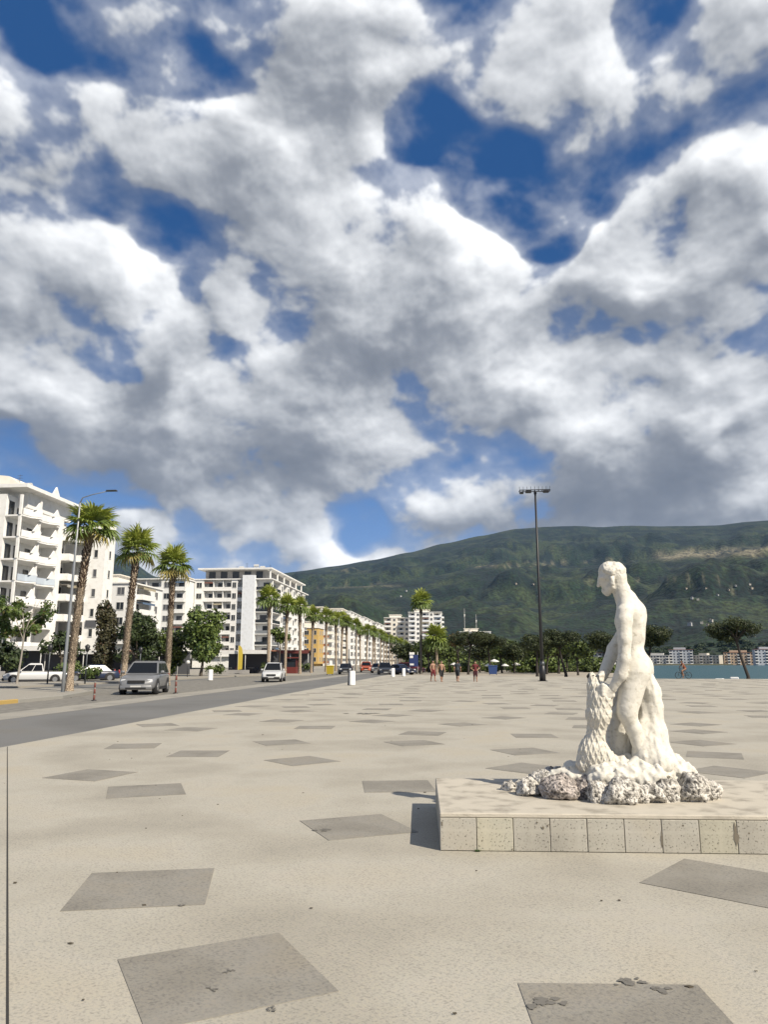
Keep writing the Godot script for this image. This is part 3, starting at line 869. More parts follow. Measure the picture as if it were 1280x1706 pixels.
# ---------------------------------------------------------------- mountain range: crest lines as azimuth (degrees), slope of the sight line
const BACK_RIDGE := [-60, 0.05, -47.64, 0.0596, -32.59, 0.1072, -28.13, 0.1298, -25.55, 0.1367, -24.28, 0.1278, -22.33, 0.1076, -19.32, 0.1029, -15.38, 0.1092, -12.25, 0.1181, -9.06, 0.1267, -6.30, 0.1351, -3.53, 0.1448, -0.75, 0.1566, 2.01, 0.1664, 4.75, 0.1749, 6.55, 0.1762, 9.20, 0.1759, 11.14, 0.1727, 13.06, 0.1724, 16.34, 0.1681, 19.10, 0.1662, 20.65, 0.1678, 22.14, 0.1678, 26.39, 0.1651, 40.06, 0.0959, 60, 0.03]
const FRONT_RIDGE := [-60, 0.02, -47.37, 0.0247, -32.37, 0.0647, -25.54, 0.0830, -20.52, 0.0701, -15.33, 0.0832, -11.17, 0.0928, -9.04, 0.0994, -6.25, 0.1012, -3.54, 0.1084, -0.70, 0.1161, 2.32, 0.1275, 3.32, 0.1311, 6.43, 0.1211, 9.05, 0.1214, 11.21, 0.1248, 13.31, 0.1257, 15.38, 0.1301, 17.00, 0.1339, 18.94, 0.1313, 20.48, 0.1340, 21.97, 0.1344, 26.19, 0.1304, 39.93, 0.0791, 60, 0.02]
var h_a := noise(71, 0.0011, 5)
var h_b := noise(72, 0.0022, 4)
var h_c := noise(73, 0.0045, 3)
var h_d := noise(74, 0.018, 3)

func along(line: Array, az: float) -> float:
	for k in range(0, line.size() - 2, 2):
		if az <= line[k + 2]:
			var t := clampf((az - line[k]) / (line[k + 2] - line[k]), 0, 1)
			return lerpf(line[k + 1], line[k + 3], t * t * (3 - 2 * t) * 0.5 + t * 0.5)
	return line[-1]

func hill_height(az: float, r: float) -> float:
	var a := deg_to_rad(az)
	var x := sin(a) * r
	var z := -cos(a) * r
	var rf := 3300.0 + 260.0 * sin(az * 0.21) 
	var rb := 5500.0
	var hf := along(FRONT_RIDGE, az) * rf
	var hb := along(BACK_RIDGE, az) * rb
	var ravine := 1.0 - absf(h_b.get_noise_2d(x, z)) * 2.0
	var rough := h_a.get_noise_2d(x, z) * 72.0 - ravine * 30.0 + 19 + h_c.get_noise_2d(x, z) * 22.0
	if r < rf:
		var s := clampf((r - 980.0) / (rf - 980.0), 0, 1)
		return -2.5 + hf * pow(s, 1.25) + rough * smoothstep(0, 0.35, s) * (1.0 - 0.8 * smoothstep(0.8, 1.0, s))
	if r < rb:
		var s := (r - rf) / (rb - rf)
		var dip := -0.16 * hf * sin(PI * clampf(s * 2.2, 0, 1))
		return lerpf(hf, hb, pow(s, 1.15)) + dip + rough * 0.9 * smoothstep(0, 0.2, s) * (1.0 - 0.95 * smoothstep(0.45, 0.95, s))
	return hb - (r - rb) * 0.35

func build_hills() -> void:
	var az := []
	var a := -60.0
	while a < 50.0:
		az.append(a)
		a += 0.12 if a > -31.0 and a < 27.0 else 1.0
	var rr := []
	var r := 940.0
	while r < 6200.0:
		rr.append(r)
		r += 18.0 + r * 0.0072
	var nx := az.size()
	var ny := rr.size()
	var vs := PackedVector3Array()
	var cs := PackedColorArray()
	for j in ny:
		for i in nx:
			var h := hill_height(az[i], rr[j])
			var t := deg_to_rad(az[i])
			var p := Vector3(sin(t) * rr[j], h, -cos(t) * rr[j])
			vs.append(p)
			var m1 := h_c.get_noise_2d(p.x * 0.9 + 500, p.z * 0.9)
			var m2 := h_a.get_noise_2d(p.x * 2.0 - 900, p.z * 2.0)
			var m3 := h_d.get_noise_2d(p.x, p.z)
			var c := Color(0.006, 0.022, 0.017).lerp(Color(0.024, 0.052, 0.022), smoothstep(-0.35, 0.45, m1 + 0.6 * m3))
			c = c.lerp(Color(0.070, 0.092, 0.036), 0.85 * smoothstep(0.02, 0.45, m2 + 0.5 * m3 + 0.25 * m1))
			var e: float = h / rr[j]
			# scrubby open rock high up, quarried earth along the saddle and a road cut
			c = c.lerp(Color(0.075, 0.072, 0.052), 0.5 * smoothstep(0.25, 0.6, m1 + m3) * smoothstep(0.12, 0.15, e))
			var quarry: float = smoothstep(13.8, 15.6, az[i]) * exp(-pow((e - 0.1315 - 0.0012 * sin(az[i] * 2.3)) / 0.0042, 2.0)) * smoothstep(-0.6, 0.0, m1 + 0.8 * m3)
			quarry += 0.5 * exp(-pow((e - 0.1255 - 0.0003 * (az[i] - 4)) / 0.0016, 2.0)) * smoothstep(0.5, 2.0, az[i]) * (1.0 - smoothstep(11.5, 14.0, az[i])) * smoothstep(-0.5, 0.2, m1 + m3)
			quarry += 0.5 * exp(-pow((e - 0.1020) / 0.0010, 2.0)) * smoothstep(9.0, 11.0, az[i]) * smoothstep(-0.2, 0.3, m3 + m1)
			quarry += 0.75 * exp(-pow((e - 0.088 + 0.0012 * (az[i] - 18.0)) / 0.0035, 2.0)) * smoothstep(15.5, 18.0, az[i]) * smoothstep(0.05, 0.4, m3 + 0.5 * m1)
			quarry += 0.4 * exp(-pow((e - 0.0985 - 0.0006 * (az[i] + 8)) / 0.0011, 2.0)) * smoothstep(-11.5, -10.0, az[i]) * (1.0 - smoothstep(-5.0, -3.5, az[i]))
			quarry += 0.5 * exp(-pow((az[i] + 8.0) / 1.1, 2.0) - pow((e - 0.121) / 0.003, 2.0)) * smoothstep(-0.1, 0.3, m3 + m1)
			c = c.lerp(Color(0.46, 0.37, 0.265), clampf(quarry, 0, 1))
			cs.append(c)
	var idx := PackedInt32Array()
	for j in ny - 1:
		for i in nx - 1:
			var q := j * nx + i
			idx.append_array(PackedInt32Array([q, q + nx, q + 1, q + 1, q + nx, q + nx + 1]))
	var ns := PackedVector3Array()
	ns.resize(vs.size())
	for i in range(0, idx.size(), 3):
		var fn := (vs[idx[i + 2]] - vs[idx[i]]).cross(vs[idx[i + 1]] - vs[idx[i]])
		for e in 3: ns[idx[i + e]] += fn
	for i in ns.size(): ns[i] = ns[i].normalized()
	var arr := []
	arr.resize(Mesh.ARRAY_MAX)
	arr[Mesh.ARRAY_VERTEX] = vs
	arr[Mesh.ARRAY_NORMAL] = ns
	arr[Mesh.ARRAY_COLOR] = cs
	arr[Mesh.ARRAY_INDEX] = idx
	var am := ArrayMesh.new()
	am.add_surface_from_arrays(Mesh.PRIMITIVE_TRIANGLES, arr)
	var m := tmat(lin(0.90, 1.0, 0.92), ntex(81, 0.05, 4, [[0.0, grey(0.42)], [0.42, grey(0.66)], [0.58, grey(0.95)], [1.0, grey(1.0)]], 512), 420.0, 0.95, ntex(81, 0.05, 4, [], 512), 500.0)
	m.vertex_color_use_as_albedo = true
	struct("mountain", am, m)
	# pale houses scattered over the slopes
	var hs := st_new()
	flat(hs)
	bx(hs, Vector3(-7, -4, -5), Vector3(7, 7, 5))
	bx(hs, Vector3(-7.6, 7, -5.6), Vector3(7.6, 7.8, 5.6))
	bx(hs, Vector3(2, 7.8, -2), Vector3(5, 10, 2))
	var hm := done(hs)
	rng.seed = 19
	var hmats := [mat(lin(0.46, 0.44, 0.40), 0.9), mat(lin(0.40, 0.35, 0.29), 0.9), mat(lin(0.50, 0.50, 0.50), 0.9)]
	var spots := []
	for k in 13: spots.append([rng.randf_range(16.5, 23.5), rng.randf_range(0.072, 0.094)])
	for k in 5: spots.append([rng.randf_range(13.5, 20.0), rng.randf_range(0.036, 0.05)])
	for k in 5: spots.append([rng.randf_range(-5.5, 12.0), rng.randf_range(0.045, 0.10)])
	for k in 3: spots.append([17.4 + 0.35 * k, 0.0455 - 0.0012 * k])
	for sp in spots:
		var d := 1000.0
		while d < 4500.0 and hill_height(sp[0], d) / d < sp[1]: d += 12.0
		var t := deg_to_rad(sp[0])
		var o := obj("hillside_house", hm, hmats[rng.randi() % 3], null, Vector3(sin(t) * d, hill_height(sp[0], d) + 1.0, -cos(t) * d), Vector3(0, rng.randf() * TAU, 0))
		o.scale = Vector3.ONE * rng.randf_range(0.25, 0.5)
		tag(o, "small pale flat roofed house on the green mountain slope", "house", "houses scattered on the mountain slope")

# ---------------------------------------------------------------- trees and plants
var P := {}

func leaf_mat(c: Color) -> StandardMaterial3D:
	var m := mat(c, 0.65)
	m.vertex_color_use_as_albedo = true
	m.backlight_enabled = true
	m.backlight = Color(0.35, 0.38, 0.2)
	return m

# many small leaf faces spread through ellipsoid clumps: each clump is centre, radii
func leaves(sd: int, clumps: Array, count: int, size: float, tones: Array, gap := -0.12, thin := 0.6, gapf := 1.1) -> ArrayMesh:
	var g := RandomNumberGenerator.new()
	g.seed = sd
	var n := noise(sd, gapf, 2)
	var vs := PackedVector3Array()
	var ns := PackedVector3Array()
	var cs := PackedColorArray()
	var idx := PackedInt32Array()
	var total := 0.0
	for c in clumps: total += c[1].x * c[1].z
	for c in clumps:
		var want := int(count * c[1].x * c[1].z / total)
		var tone: float = g.randf_range(-0.25, 0.25)
		for k in want:
			var d := Vector3(g.randfn(), g.randfn(), g.randfn()).normalized()
			var rad := pow(g.randf(), 0.45)
			var p: Vector3 = c[0] + d * rad * c[1]
			if n.get_noise_3dv(p) < gap: continue
			var nn := (d + Vector3(g.randfn(), g.randfn() + 0.4, g.randfn()) * 0.7).normalized()
			var u := nn.cross(Vector3(g.randfn(), g.randfn(), g.randfn())).normalized()
			var v := nn.cross(u)
			var s := size * g.randf_range(0.6, 1.4)
			var col: Color = tones[0].lerp(tones[1], clampf(0.5 + tone + g.randf_range(-0.5, 0.5), 0, 1))
			if tones.size() > 2 and g.randf() < 0.07: col = tones[2]
			var b := vs.size()
			vs.append_array(PackedVector3Array([p - u * s, p + v * s * thin, p + u * s, p - v * s * thin]))
			for e in 4:
				ns.append(nn)
				cs.append(col)
			idx.append_array(PackedInt32Array([b, b + 1, b + 2, b, b + 2, b + 3]))
	var arr := []
	arr.resize(Mesh.ARRAY_MAX)
	arr[Mesh.ARRAY_VERTEX] = vs
	arr[Mesh.ARRAY_NORMAL] = ns
	arr[Mesh.ARRAY_COLOR] = cs
	arr[Mesh.ARRAY_INDEX] = idx
	var am := ArrayMesh.new()
	am.add_surface_from_arrays(Mesh.PRIMITIVE_TRIANGLES, arr)
	return am

# one fan leaf: stalk then a pleated fan, along +X drooping
func fan_leaf(sd: int, fingers: int, droop: float) -> ArrayMesh:
	var g := RandomNumberGenerator.new()
	g.seed = sd
	var s := st_new()
	flat(s)
	var base := Vector3(0.62, 0.10, 0)
	tube(s, [Vector3.ZERO, Vector3(0.32, 0.07, 0), base], [0.022, 0.016, 0.012], 3, false)
	for k in fingers:
		var t := (k + 0.5) / fingers * 2.0 - 1.0
		var a := t * 1.95
		var l := (0.98 - 0.34 * absf(t)) * g.randf_range(0.9, 1.05)
		var d := Vector3(cos(a), 0.0, sin(a))
		var side := Vector3(-sin(a), 0, cos(a)) * (0.052 * 15.0 / fingers)
		var p1 := base + d * l * 0.55 + Vector3(0, -0.05 * droop + 0.02, 0)
		var p2 := base + d * l * 0.86 + Vector3(0, -0.30 * droop * l, 0)
		var p3 := base + d * l * 0.98 + Vector3(0, -0.62 * droop * l, 0)
		var up := Vector3(0, 0.030, 0)
		quad(s, base, base, p1 + side + up, p1 - up)
		quad(s, base, p1 - up, p1 - up, p1 - side + up)
		quad(s, p1 - up, p1 + side + up, p2 + side * 0.55, p2 - up * 0.4)
		quad(s, p1 - side + up, p1 - up, p2 - up * 0.4, p2 - side * 0.55)
		tri(s, p2 + side * 0.5, p2 - side * 0.5, p3)
	return done(s)

func palm_trunk(h: float, sd: int, lean: Vector2) -> ArrayMesh:
	var s := st_new()
	s.set_smooth_group(0)
	var n := noise(sd, 3.0, 3)
	var rows := int(h / 0.11)
	var k := 16
	var ring := func(j: int) -> Array:
		var t := float(j) / rows
		var y := t * h
		var c := Vector3(lean.x * t * t, y, lean.y * t * t)
		var r := 0.165 + 0.085 * exp(-y / 0.5) + 0.03 * smoothstep(0.62, 0.98, t)
		var o := []
		for i in k:
			var a := TAU * (i + 0.5 * (j & 1)) / k
			var bump := 0.020 * ((i + j / 2) & 1) * (0.4 + t) + 0.022 * n.get_noise_3d(cos(a) * 2, y * 3, sin(a) * 2)
			o.append(c + Vector3(cos(a), 0, sin(a)) * (r + bump))
		return o
	var prev: Array = ring.call(0)
	for j in range(1, rows + 1):
		var cur: Array = ring.call(j)
		for i in k:
			quad(s, prev[i], cur[i], cur[(i + 1) % k], prev[(i + 1) % k])
		prev = cur
	s.index()
	s.generate_normals()
	return s.commit()

# old leaf bases left on the upper trunk
func palm_boots(h: float, sd: int, lean: Vector2, from: float) -> ArrayMesh:
	var g := RandomNumberGenerator.new()
	g.seed = sd
	var s := st_new()
	flat(s)
	var n := int((h - from) * 70)
	for k in n:
		var t := (from + (h - from) * k / n) / h
		var a := k * 2.39996 + g.randf() * 0.3
		var c := Vector3(lean.x * t * t, t * h, lean.y * t * t)
		var d := Vector3(cos(a), 0, sin(a))
		var sd2 := Vector3(-d.z, 0, d.x) * 0.045
		var b := c + d * 0.155
		var tip := c + d * g.randf_range(0.23, 0.29) + Vector3(0, g.randf_range(0.09, 0.18), 0)
		quad(s, b - sd2, b + sd2, tip + sd2 * 0.5, tip - sd2 * 0.5)
		quad(s, b + sd2 - Vector3(0, 0.07, 0), b - sd2 - Vector3(0, 0.07, 0), tip - sd2 * 0.5, tip + sd2 * 0.5)
	return done(s)

func frond_places(sd: int, count: int) -> Array:
	var g := RandomNumberGenerator.new()
	g.seed = sd
	var o := []
	for k in count:
		var t := (k + 0.5) / count
		var el := lerpf(80, -34, pow(t, 0.9)) + g.randf_range(-13, 13)
		var az := k * 137.5 + g.randf_range(-14, 14)
		var b := Basis(Vector3.UP, deg_to_rad(az)) * Basis(Vector3.BACK, deg_to_rad(el)) * Basis(Vector3.RIGHT, g.randf_range(-0.5, 0.5))
		o.append([Transform3D(b.scaled(Vector3.ONE * g.randf_range(0.82, 1.16)), Vector3(0, 0.15 + 0.25 * (1 - t), 0)), t])
	return o

func make_palm_materials() -> void:
	var bark := ntex(91, 0.03, 4, [[0.0, Color(0.30, 0.26, 0.22)], [0.40, Color(0.55, 0.50, 0.45)], [0.55, Color(0.93, 0.90, 0.86)], [1.0, Color(1, 0.97, 0.92)]], 256)
	P.trunk = tmat(lin(0.66, 0.59, 0.50), bark, 0.55, 0.95, null, 0, false)
	P.boots = tmat(lin(0.085, 0.040, 0.022), bark, 0.5, 0.95, null, 0, false)
	P.stub = tmat(lin(0.56, 0.50, 0.42), bark, 0.5, 0.95, null, 0, false)
	P.frond_mats = []
	for c in [lin(0.30, 0.34, 0.060), lin(0.215, 0.275, 0.050), lin(0.13, 0.19, 0.042), lin(0.30, 0.25, 0.075)]:
		var m := mat(c, 0.55)
		m.backlight_enabled = true
		m.backlight = Color(0.32, 0.36, 0.12)
		P.frond_mats.append(m)
	P.fans = [fan_leaf(1, 15, 0.22), fan_leaf(2, 15, 0.42), fan_leaf(3, 14, 0.8)]
	P.fans_far = [fan_leaf(4, 9, 0.22), fan_leaf(5, 9, 0.45), fan_leaf(6, 8, 0.85)]

# near palms: every frond is a part of its own
func near_palm(at: Vector3, h: float, lean: Vector2, sd: int, label: String, fronds := 46, scl := 1.0) -> void:
	var t := thing("palm_tree", label, "palm tree", at, 0.0, "fan palms along the road")
	obj("trunk", palm_trunk(h, sd, lean), P.trunk, t)
	obj("leaf_bases", palm_boots(h, sd, lean, h * 0.64), P.boots, t)
	obj("pruned_stubs", palm_boots(h * 0.66, sd + 5, lean * 0.44, 1.5), P.stub, t).set_meta("kind", "stuff")
	var top := Vector3(lean.x, h - 0.1, lean.y)
	for f in frond_places(sd, fronds):
		var age: float = f[1]
		var m: StandardMaterial3D = P.frond_mats[0 if age < 0.4 else 1 if age < 0.65 else 2 if age < 0.9 else 3]
		var o := obj("frond", P.fans[0 if age < 0.3 else 1 if age < 0.65 else 2], m, t)
		o.transform = Transform3D(Basis().scaled(Vector3.ONE * scl), top) * f[0]

func far_crown(sd: int, fronds: int) -> ArrayMesh:
	var am := ArrayMesh.new()
	for grp in 3:
		var s := SurfaceTool.new()
		var any := false
		for f in frond_places(sd, fronds):
			var age: float = f[1]
			if (0 if age < 0.4 else 1 if age < 0.7 else 2) != grp: continue
			s.append_from(P.fans_far[grp], 0, f[0])
			any = true
		if any: s.commit(am)
	for k in 3: am.surface_set_material(k, P.frond_mats[k])
	return am

const ORD := ["first", "second", "third", "fourth", "fifth", "sixth", "seventh", "eighth", "ninth", "tenth", "eleventh", "twelfth", "thirteenth", "fourteenth", "fifteenth", "sixteenth", "seventeenth", "eighteenth", "nineteenth", "twentieth", "twenty first", "twenty second", "twenty third"]

func build_palms() -> void:
	make_palm_materials()
	near_palm(Vector3(-20.2, 0.0, -38.6), 8.55, Vector2(0.55, 0.1), 101, "tallest looking fan palm at left, leaning right beside the grey street lamp", 42, 1.06)
	near_palm(Vector3(-20.2, 0.0, -45.1), 8.35, Vector2(0.25, -0.2), 102, "fan palm rising behind the silver SUV's bonnet, second from the left", 38)
	near_palm(Vector3(-20.2, 0.0, -52.2), 8.2, Vector2(0.1, 0.3), 103, "fan palm rising behind the silver SUV's roof, third from the left", 38)
	var zs := [-81.1, -89.3, -98, -106.8, -116.7, -126.1, -134.8, -142.0, -150.9, -162.5, -173.6, -184, -194, -204.3, -214, -224, -234, -245.5, -258, -272, -288, -306, -326]
	var names := ["first of the distant palm row, in front of the white apartment block's tower", "second of the distant palm row, before the white block's side balconies", "third of the distant palm row, before the white block's far end", "fourth of the distant palm row, just left of the yellow house", "fifth of the distant palm row, in front of the yellow house", "sixth of the distant palm row, just right of the yellow house"]
	var kinds := []
	for k in 3:
		var t := thing("palm_tree", "", "palm tree", Vector3(-20.2, 0, zs[k]), k * 1.9, "fan palms along the road")
		obj("trunk", palm_trunk(8.3, 120 + k, Vector2(0.15 * k - 0.1, 0.1)), P.trunk, t)
		obj("leaf_bases", palm_boots(8.3, 120 + k, Vector2(0.15 * k - 0.1, 0.1), 6.2), P.boots, t)
		obj("crown", far_crown(130 + k, 42), null, t, Vector3(0.15 * k - 0.1, 8.2, 0.1))
		kinds.append(t)
	rng.seed = 31
	for k in zs.size():
		var lab: String = "fan palm, " + names[k] if k < names.size() else "fan palm, %s of the distant palm row, shrinking towards the road's end" % ORD[k]
		if k < 3:
			kinds[k].set_meta("label", lab)
			kinds[k].scale = Vector3.ONE * [1.0, 0.97, 1.03][k]
		else:
			dup(kinds[(k * 7 + 1) % 3], Vector3(-20.2 + rng.randf_range(-0.4, 0.4), 0, zs[k]), rng.randf() * TAU, lab, rng.randf_range(0.95, 1.08)).rotation.z = rng.randf_range(-0.03, 0.03)
	var big := thing("palm_tree", "tall lone fan palm with grey trunk standing at the middle of the promenade", "palm tree", Vector3(-5.0, -0.1, -109.8), 0.4, "fan palms by the beach")
	obj("trunk", palm_trunk(10.0, 140, Vector2(0.1, 0)), tmat(lin(0.27, 0.25, 0.22), ntex(91, 0.03, 3, [[0.0, grey(0.6)], [1.0, grey(1)]], 256), 0.6, 0.95, null, 0, false), big)
	obj("crown", far_crown(141, 44), null, big, Vector3(0.1, 9.9, 0)).scale = Vector3.ONE * 1.25
	obj("leaf_bases", palm_boots(10.0, 142, Vector2(0.1, 0), 8.6), P.boots, big)
	var small := thing("palm_tree", "short bushy palm beside the tall lone palm, behind the walkers", "palm tree", Vector3(-2.7, -0.1, -108.5), 0.0, "fan palms by the beach")
	obj("trunk", palm_trunk(4.6, 143, Vector2(0, 0)), P.trunk, small)
	obj("crown", far_crown(144, 60), null, small, Vector3(0, 4.5, 0)).scale = Vector3.ONE * 1.35

func limb_mesh(sd: int, h: float, r: float, lean: Vector2, forks: int, spread: float, top: float) -> ArrayMesh:
	var g := RandomNumberGenerator.new()
	g.seed = sd
	var s := st_new()
	var mid := Vector3(lean.x * 0.45 + g.randf_range(-0.1, 0.1), h * 0.5, lean.y * 0.45)
	var end := Vector3(lean.x, h, lean.y)
	tube(s, [Vector3(0, -0.2, 0), Vector3(0, 0.25, 0), mid, end], [r * 1.5, r * 1.1, r * 0.85, r * 0.7], 8, false)
	for k in forks:
		var a := TAU * k / forks + g.randf_range(-0.4, 0.4)
		var st := mid.lerp(end, g.randf_range(0.55, 1.0))
		var q := end + Vector3(cos(a) * spread, (top - h) * g.randf_range(0.45, 1.0), sin(a) * spread)
		tube(s, [st, st.lerp(q, 0.5) + Vector3(0, 0.2, 0), q], [r * 0.5, r * 0.34, r * 0.12], 6, false)
	return done(s, true)

func tree(called: String, label: String, at: Vector3, clumps: Array, count: int, size: float, tones: Array, trunk: Array, bark: Material, gap := -0.12, thin := 0.6, group := "", category := "tree", gapf := 1.1) -> Node3D:
	var t := thing(called, label, category, at, 0, group)
	if trunk.size():
		obj("trunk", limb_mesh(int(absf(at.x) * 10 + absf(at.z)), trunk[0], trunk[1], trunk[2], trunk[3], trunk[4], trunk[5]), bark, t)
	obj("crown", leaves(int(absf(at.x) * 17 + absf(at.z) * 3), clumps, count, size, tones, gap, thin, gapf), P.leaf, t)
	return t

func V(x: float, y: float, z: float) -> Vector3:
	return Vector3(x, y, z)

func blob_set(sd: int, n: int, c: Vector3, spread: Vector3, r0: float, r1: float, squash := 0.8) -> Array:
	var g := RandomNumberGenerator.new()
	g.seed = sd
	var o := []
	for k in n:
		var d := Vector3(g.randfn(), g.randfn(), g.randfn()).normalized() * pow(g.randf(), 0.4)
		var r := g.randf_range(r0, r1)
		o.append([c + d * spread, Vector3(r, r * squash, r)])
	return o

func build_trees() -> void:
	P.leaf = leaf_mat(lin(1, 1, 1))
	var bark := tmat(lin(0.20, 0.165, 0.125), ntex(95, 0.04, 3, [[0.0, grey(0.5)], [1.0, grey(1)]], 256), 0.4, 0.95, null, 0, false)
	var pale_bark := mat(lin(0.34, 0.31, 0.27), 0.9)
	var dark_bark := mat(lin(0.05, 0.042, 0.036), 0.95)
	var fresh := [Color(0.055, 0.105, 0.018), Color(0.125, 0.175, 0.035), Color(0.17, 0.13, 0.05)]
	var mid := [Color(0.030, 0.066, 0.014), Color(0.165, 0.225, 0.042)]
	var deep := [Color(0.014, 0.030, 0.010), Color(0.055, 0.085, 0.020)]
	var olive := [Color(0.040, 0.042, 0.016), Color(0.085, 0.075, 0.028), Color(0.10, 0.06, 0.03)]
	var pine := [Color(0.016, 0.030, 0.008), Color(0.060, 0.078, 0.016)]
	tree("young_tree", "thin young tree with loose yellow green crown in front of the left block", V(-30.6, 0.1, -51.1),
		blob_set(1, 18, V(0.0, 4.9, 0), V(1.9, 1.7, 1.6), 0.45, 0.85), 5200, 0.12, fresh, [3.6, 0.075, Vector2(0.2, 0), 7, 1.2, 6.0], pale_bark, -0.10)
	tree("dark_tree", "dark low tree shading the ground floor beneath the left block", V(-35.6, 0.1, -66.0), blob_set(2, 9, V(0, 2.9, 0), V(1.5, 0.9, 1.4), 0.7, 1.1), 2600, 0.16, deep, [2.0, 0.13, Vector2(0.1, 0), 5, 1.2, 3.2], bark)
	tree("dark_tree", "dark bushy tree at the left picture edge beside the white pickup", V(-37.6, 0.1, -61.0), blob_set(3, 8, V(0, 2.1, 0), V(1.2, 0.9, 1.2), 0.7, 1.1), 2200, 0.16, deep, [1.4, 0.12, Vector2(0.1, 0), 5, 1.0, 2.4], bark)
	tree("cypress", "brownish olive evergreen just right of the left block's end wall", V(-38.2, 0.1, -80.0), [[V(0, 2.4, 0), V(1.25, 2.4, 1.25)], [V(0.2, 4.8, 0), V(1.25, 2.4, 1.2)], [V(-0.3, 6.6, 0), V(0.95, 1.7, 0.95)], [V(0.5, 6.2, 0.2), V(0.7, 1.2, 0.7)]], 9000, 0.15, olive, [1.5, 0.16, Vector2(0, 0), 4, 0.5, 4], bark, -0.22)
	tree("dense_tree", "dense dark green tree behind the second palm", V(-34.6, 0.1, -80.0), blob_set(4, 22, V(0, 3.9, 0), V(1.9, 3.0, 1.6), 0.9, 1.4), 13000, 0.16, deep, [2.2, 0.2, Vector2(0.1, 0), 6, 1.4, 5], bark, -0.2)
	tree("dense_tree", "lower dense green tree between the second and third palms", V(-31.9, 0.1, -82.0), blob_set(5, 14, V(0, 2.7, 0), V(1.6, 1.8, 1.3), 0.8, 1.2), 7000, 0.16, [deep[0], mid[1]], [1.6, 0.16, Vector2(0.1, 0), 5, 1.0, 3.4], bark, -0.2)
	tree("broadleaf_tree", "round leafy bright green tree in front of the long white block", V(-27.6, 0.1, -81.0), blob_set(6, 30, V(0, 4.4, 0), V(2.0, 3.0, 1.9), 0.8, 1.35), 15000, 0.17, mid, [2.3, 0.17, Vector2(0.15, 0), 8, 1.6, 6.0], bark, -0.15)
	tree("broadleaf_tree", "small leafy tree between the white tower and the first distant palm", V(-24.3, 0.1, -104.0), blob_set(7, 8, V(0, 5.4, 0), V(1.3, 1.1, 1.2), 0.6, 0.95), 2400, 0.17, mid, [3.6, 0.1, Vector2(0, 0), 5, 1.0, 5.6], bark, -0.05)
	var shrub_spots := [[-29.6, -60.0, 1.0, "light green shrub beside the dark blue car"], [-27.0, -64.5, 0.8, "low green shrub between the dark blue car and the silver SUV"], [-33.2, -63.0, 1.3, "pale green shrub behind the white pickup's tail"], [-27.2, -84.5, 1.3, "low bush at the foot of the round leafy tree"], [-24.6, -99.0, 1.2, "green bush beside the yellow banner"], [-21.6, -108.0, 1.1, "green bush left of the first distant palm's foot"]]
	for q in shrub_spots:
		tree("shrub", q[3], V(q[0], 0.1, q[1]), blob_set(int(-q[1]), 6, V(0, 0.65 * q[2], 0), V(0.7, 0.3, 0.5) * q[2], 0.4 * q[2], 0.6 * q[2]), 900, 0.11, [Color(0.06, 0.10, 0.02), Color(0.14, 0.19, 0.05)], [], null, -0.2, 0.6, "", "shrub")
	# umbrella pines on the edge of the beach
	var pines := [
		[1.7, -108.0, 6.3, 3.3, 0.5, "spreading umbrella pine with a dark trunk behind the two left walkers"], [5.0, -112.0, 6.0, 2.9, -0.3, "umbrella pine right of the spreading one, left of the blue container"],
		[9.15, -88.0, 5.3, 2.0, 0.2, "umbrella pine immediately left of the tall black mast"], [12.4, -88.5, 5.6, 2.4, -0.7, "umbrella pine with leaning trunk immediately right of the tall black mast"],
		[16.4, -86.0, 5.3, 1.7, 0.0, "umbrella pine half hidden behind the statue's arm"], [21.0, -86.5, 5.9, 1.9, 0.6, "umbrella pine with low boughs right behind the statue's back"],
		[28.2, -77.4, 6.1, 2.7, -0.9, "umbrella pine with slanting black trunk alone at the right against the sea"]]
	for q in pines:
		var h: float = q[2]
		var w: float = q[3]
		var sd := int(q[0] * 10)
		var cl := blob_set(sd, 22, V(q[4], h - 1.45, 0), V(w * 0.85, 0.75, w * 0.75), 0.65, 1.1, 0.68)
		cl.append_array(blob_set(sd + 1, 5, V(q[4] * 1.3 - 0.5, h - 2.1, 0), V(w * 0.75, 0.3, w * 0.5), 0.3, 0.6, 0.6))
		tree("umbrella_pine", q[5], V(q[0], 0, q[1]), cl, 15000, 0.105, pine, [h - 1.9, 0.15, Vector2(q[4], 0), 9, w * 0.6, h - 0.9], dark_bark, -0.30, 0.4, "umbrella pines along the beach edge")
	# flowering and plain trees further back in the park
	tree("flowering_tree", "low tree with orange brown blossom on top, beside the short palm", V(0.3, -0.1, -113.0), blob_set(50, 9, V(0, 4.9, 0), V(1.4, 0.7, 1.2), 0.6, 0.9), 2600, 0.13, [Color(0.05, 0.05, 0.015), Color(0.22, 0.13, 0.03), Color(0.35, 0.18, 0.03)], [3.2, 0.14, Vector2(0, 0), 5, 1.0, 4.6], dark_bark)
	rng.seed = 77
	var park := []
	for k in 4:
		var t := tree("park_tree", "", V(0, -0.15, 0), blob_set(60 + k, 14, V(0, 3.7, 0), V(2.3, 1.1, 2.0), 0.9, 1.5, 0.75), 4200, 0.20, [deep[0], mid[1]] if k % 2 else pine, [2.6, 0.15, Vector2(0.2 * k - 0.3, 0), 6, 1.4, 4.2], dark_bark, -0.15, 0.5, "trees of the park behind the beach")
		park.append(t)
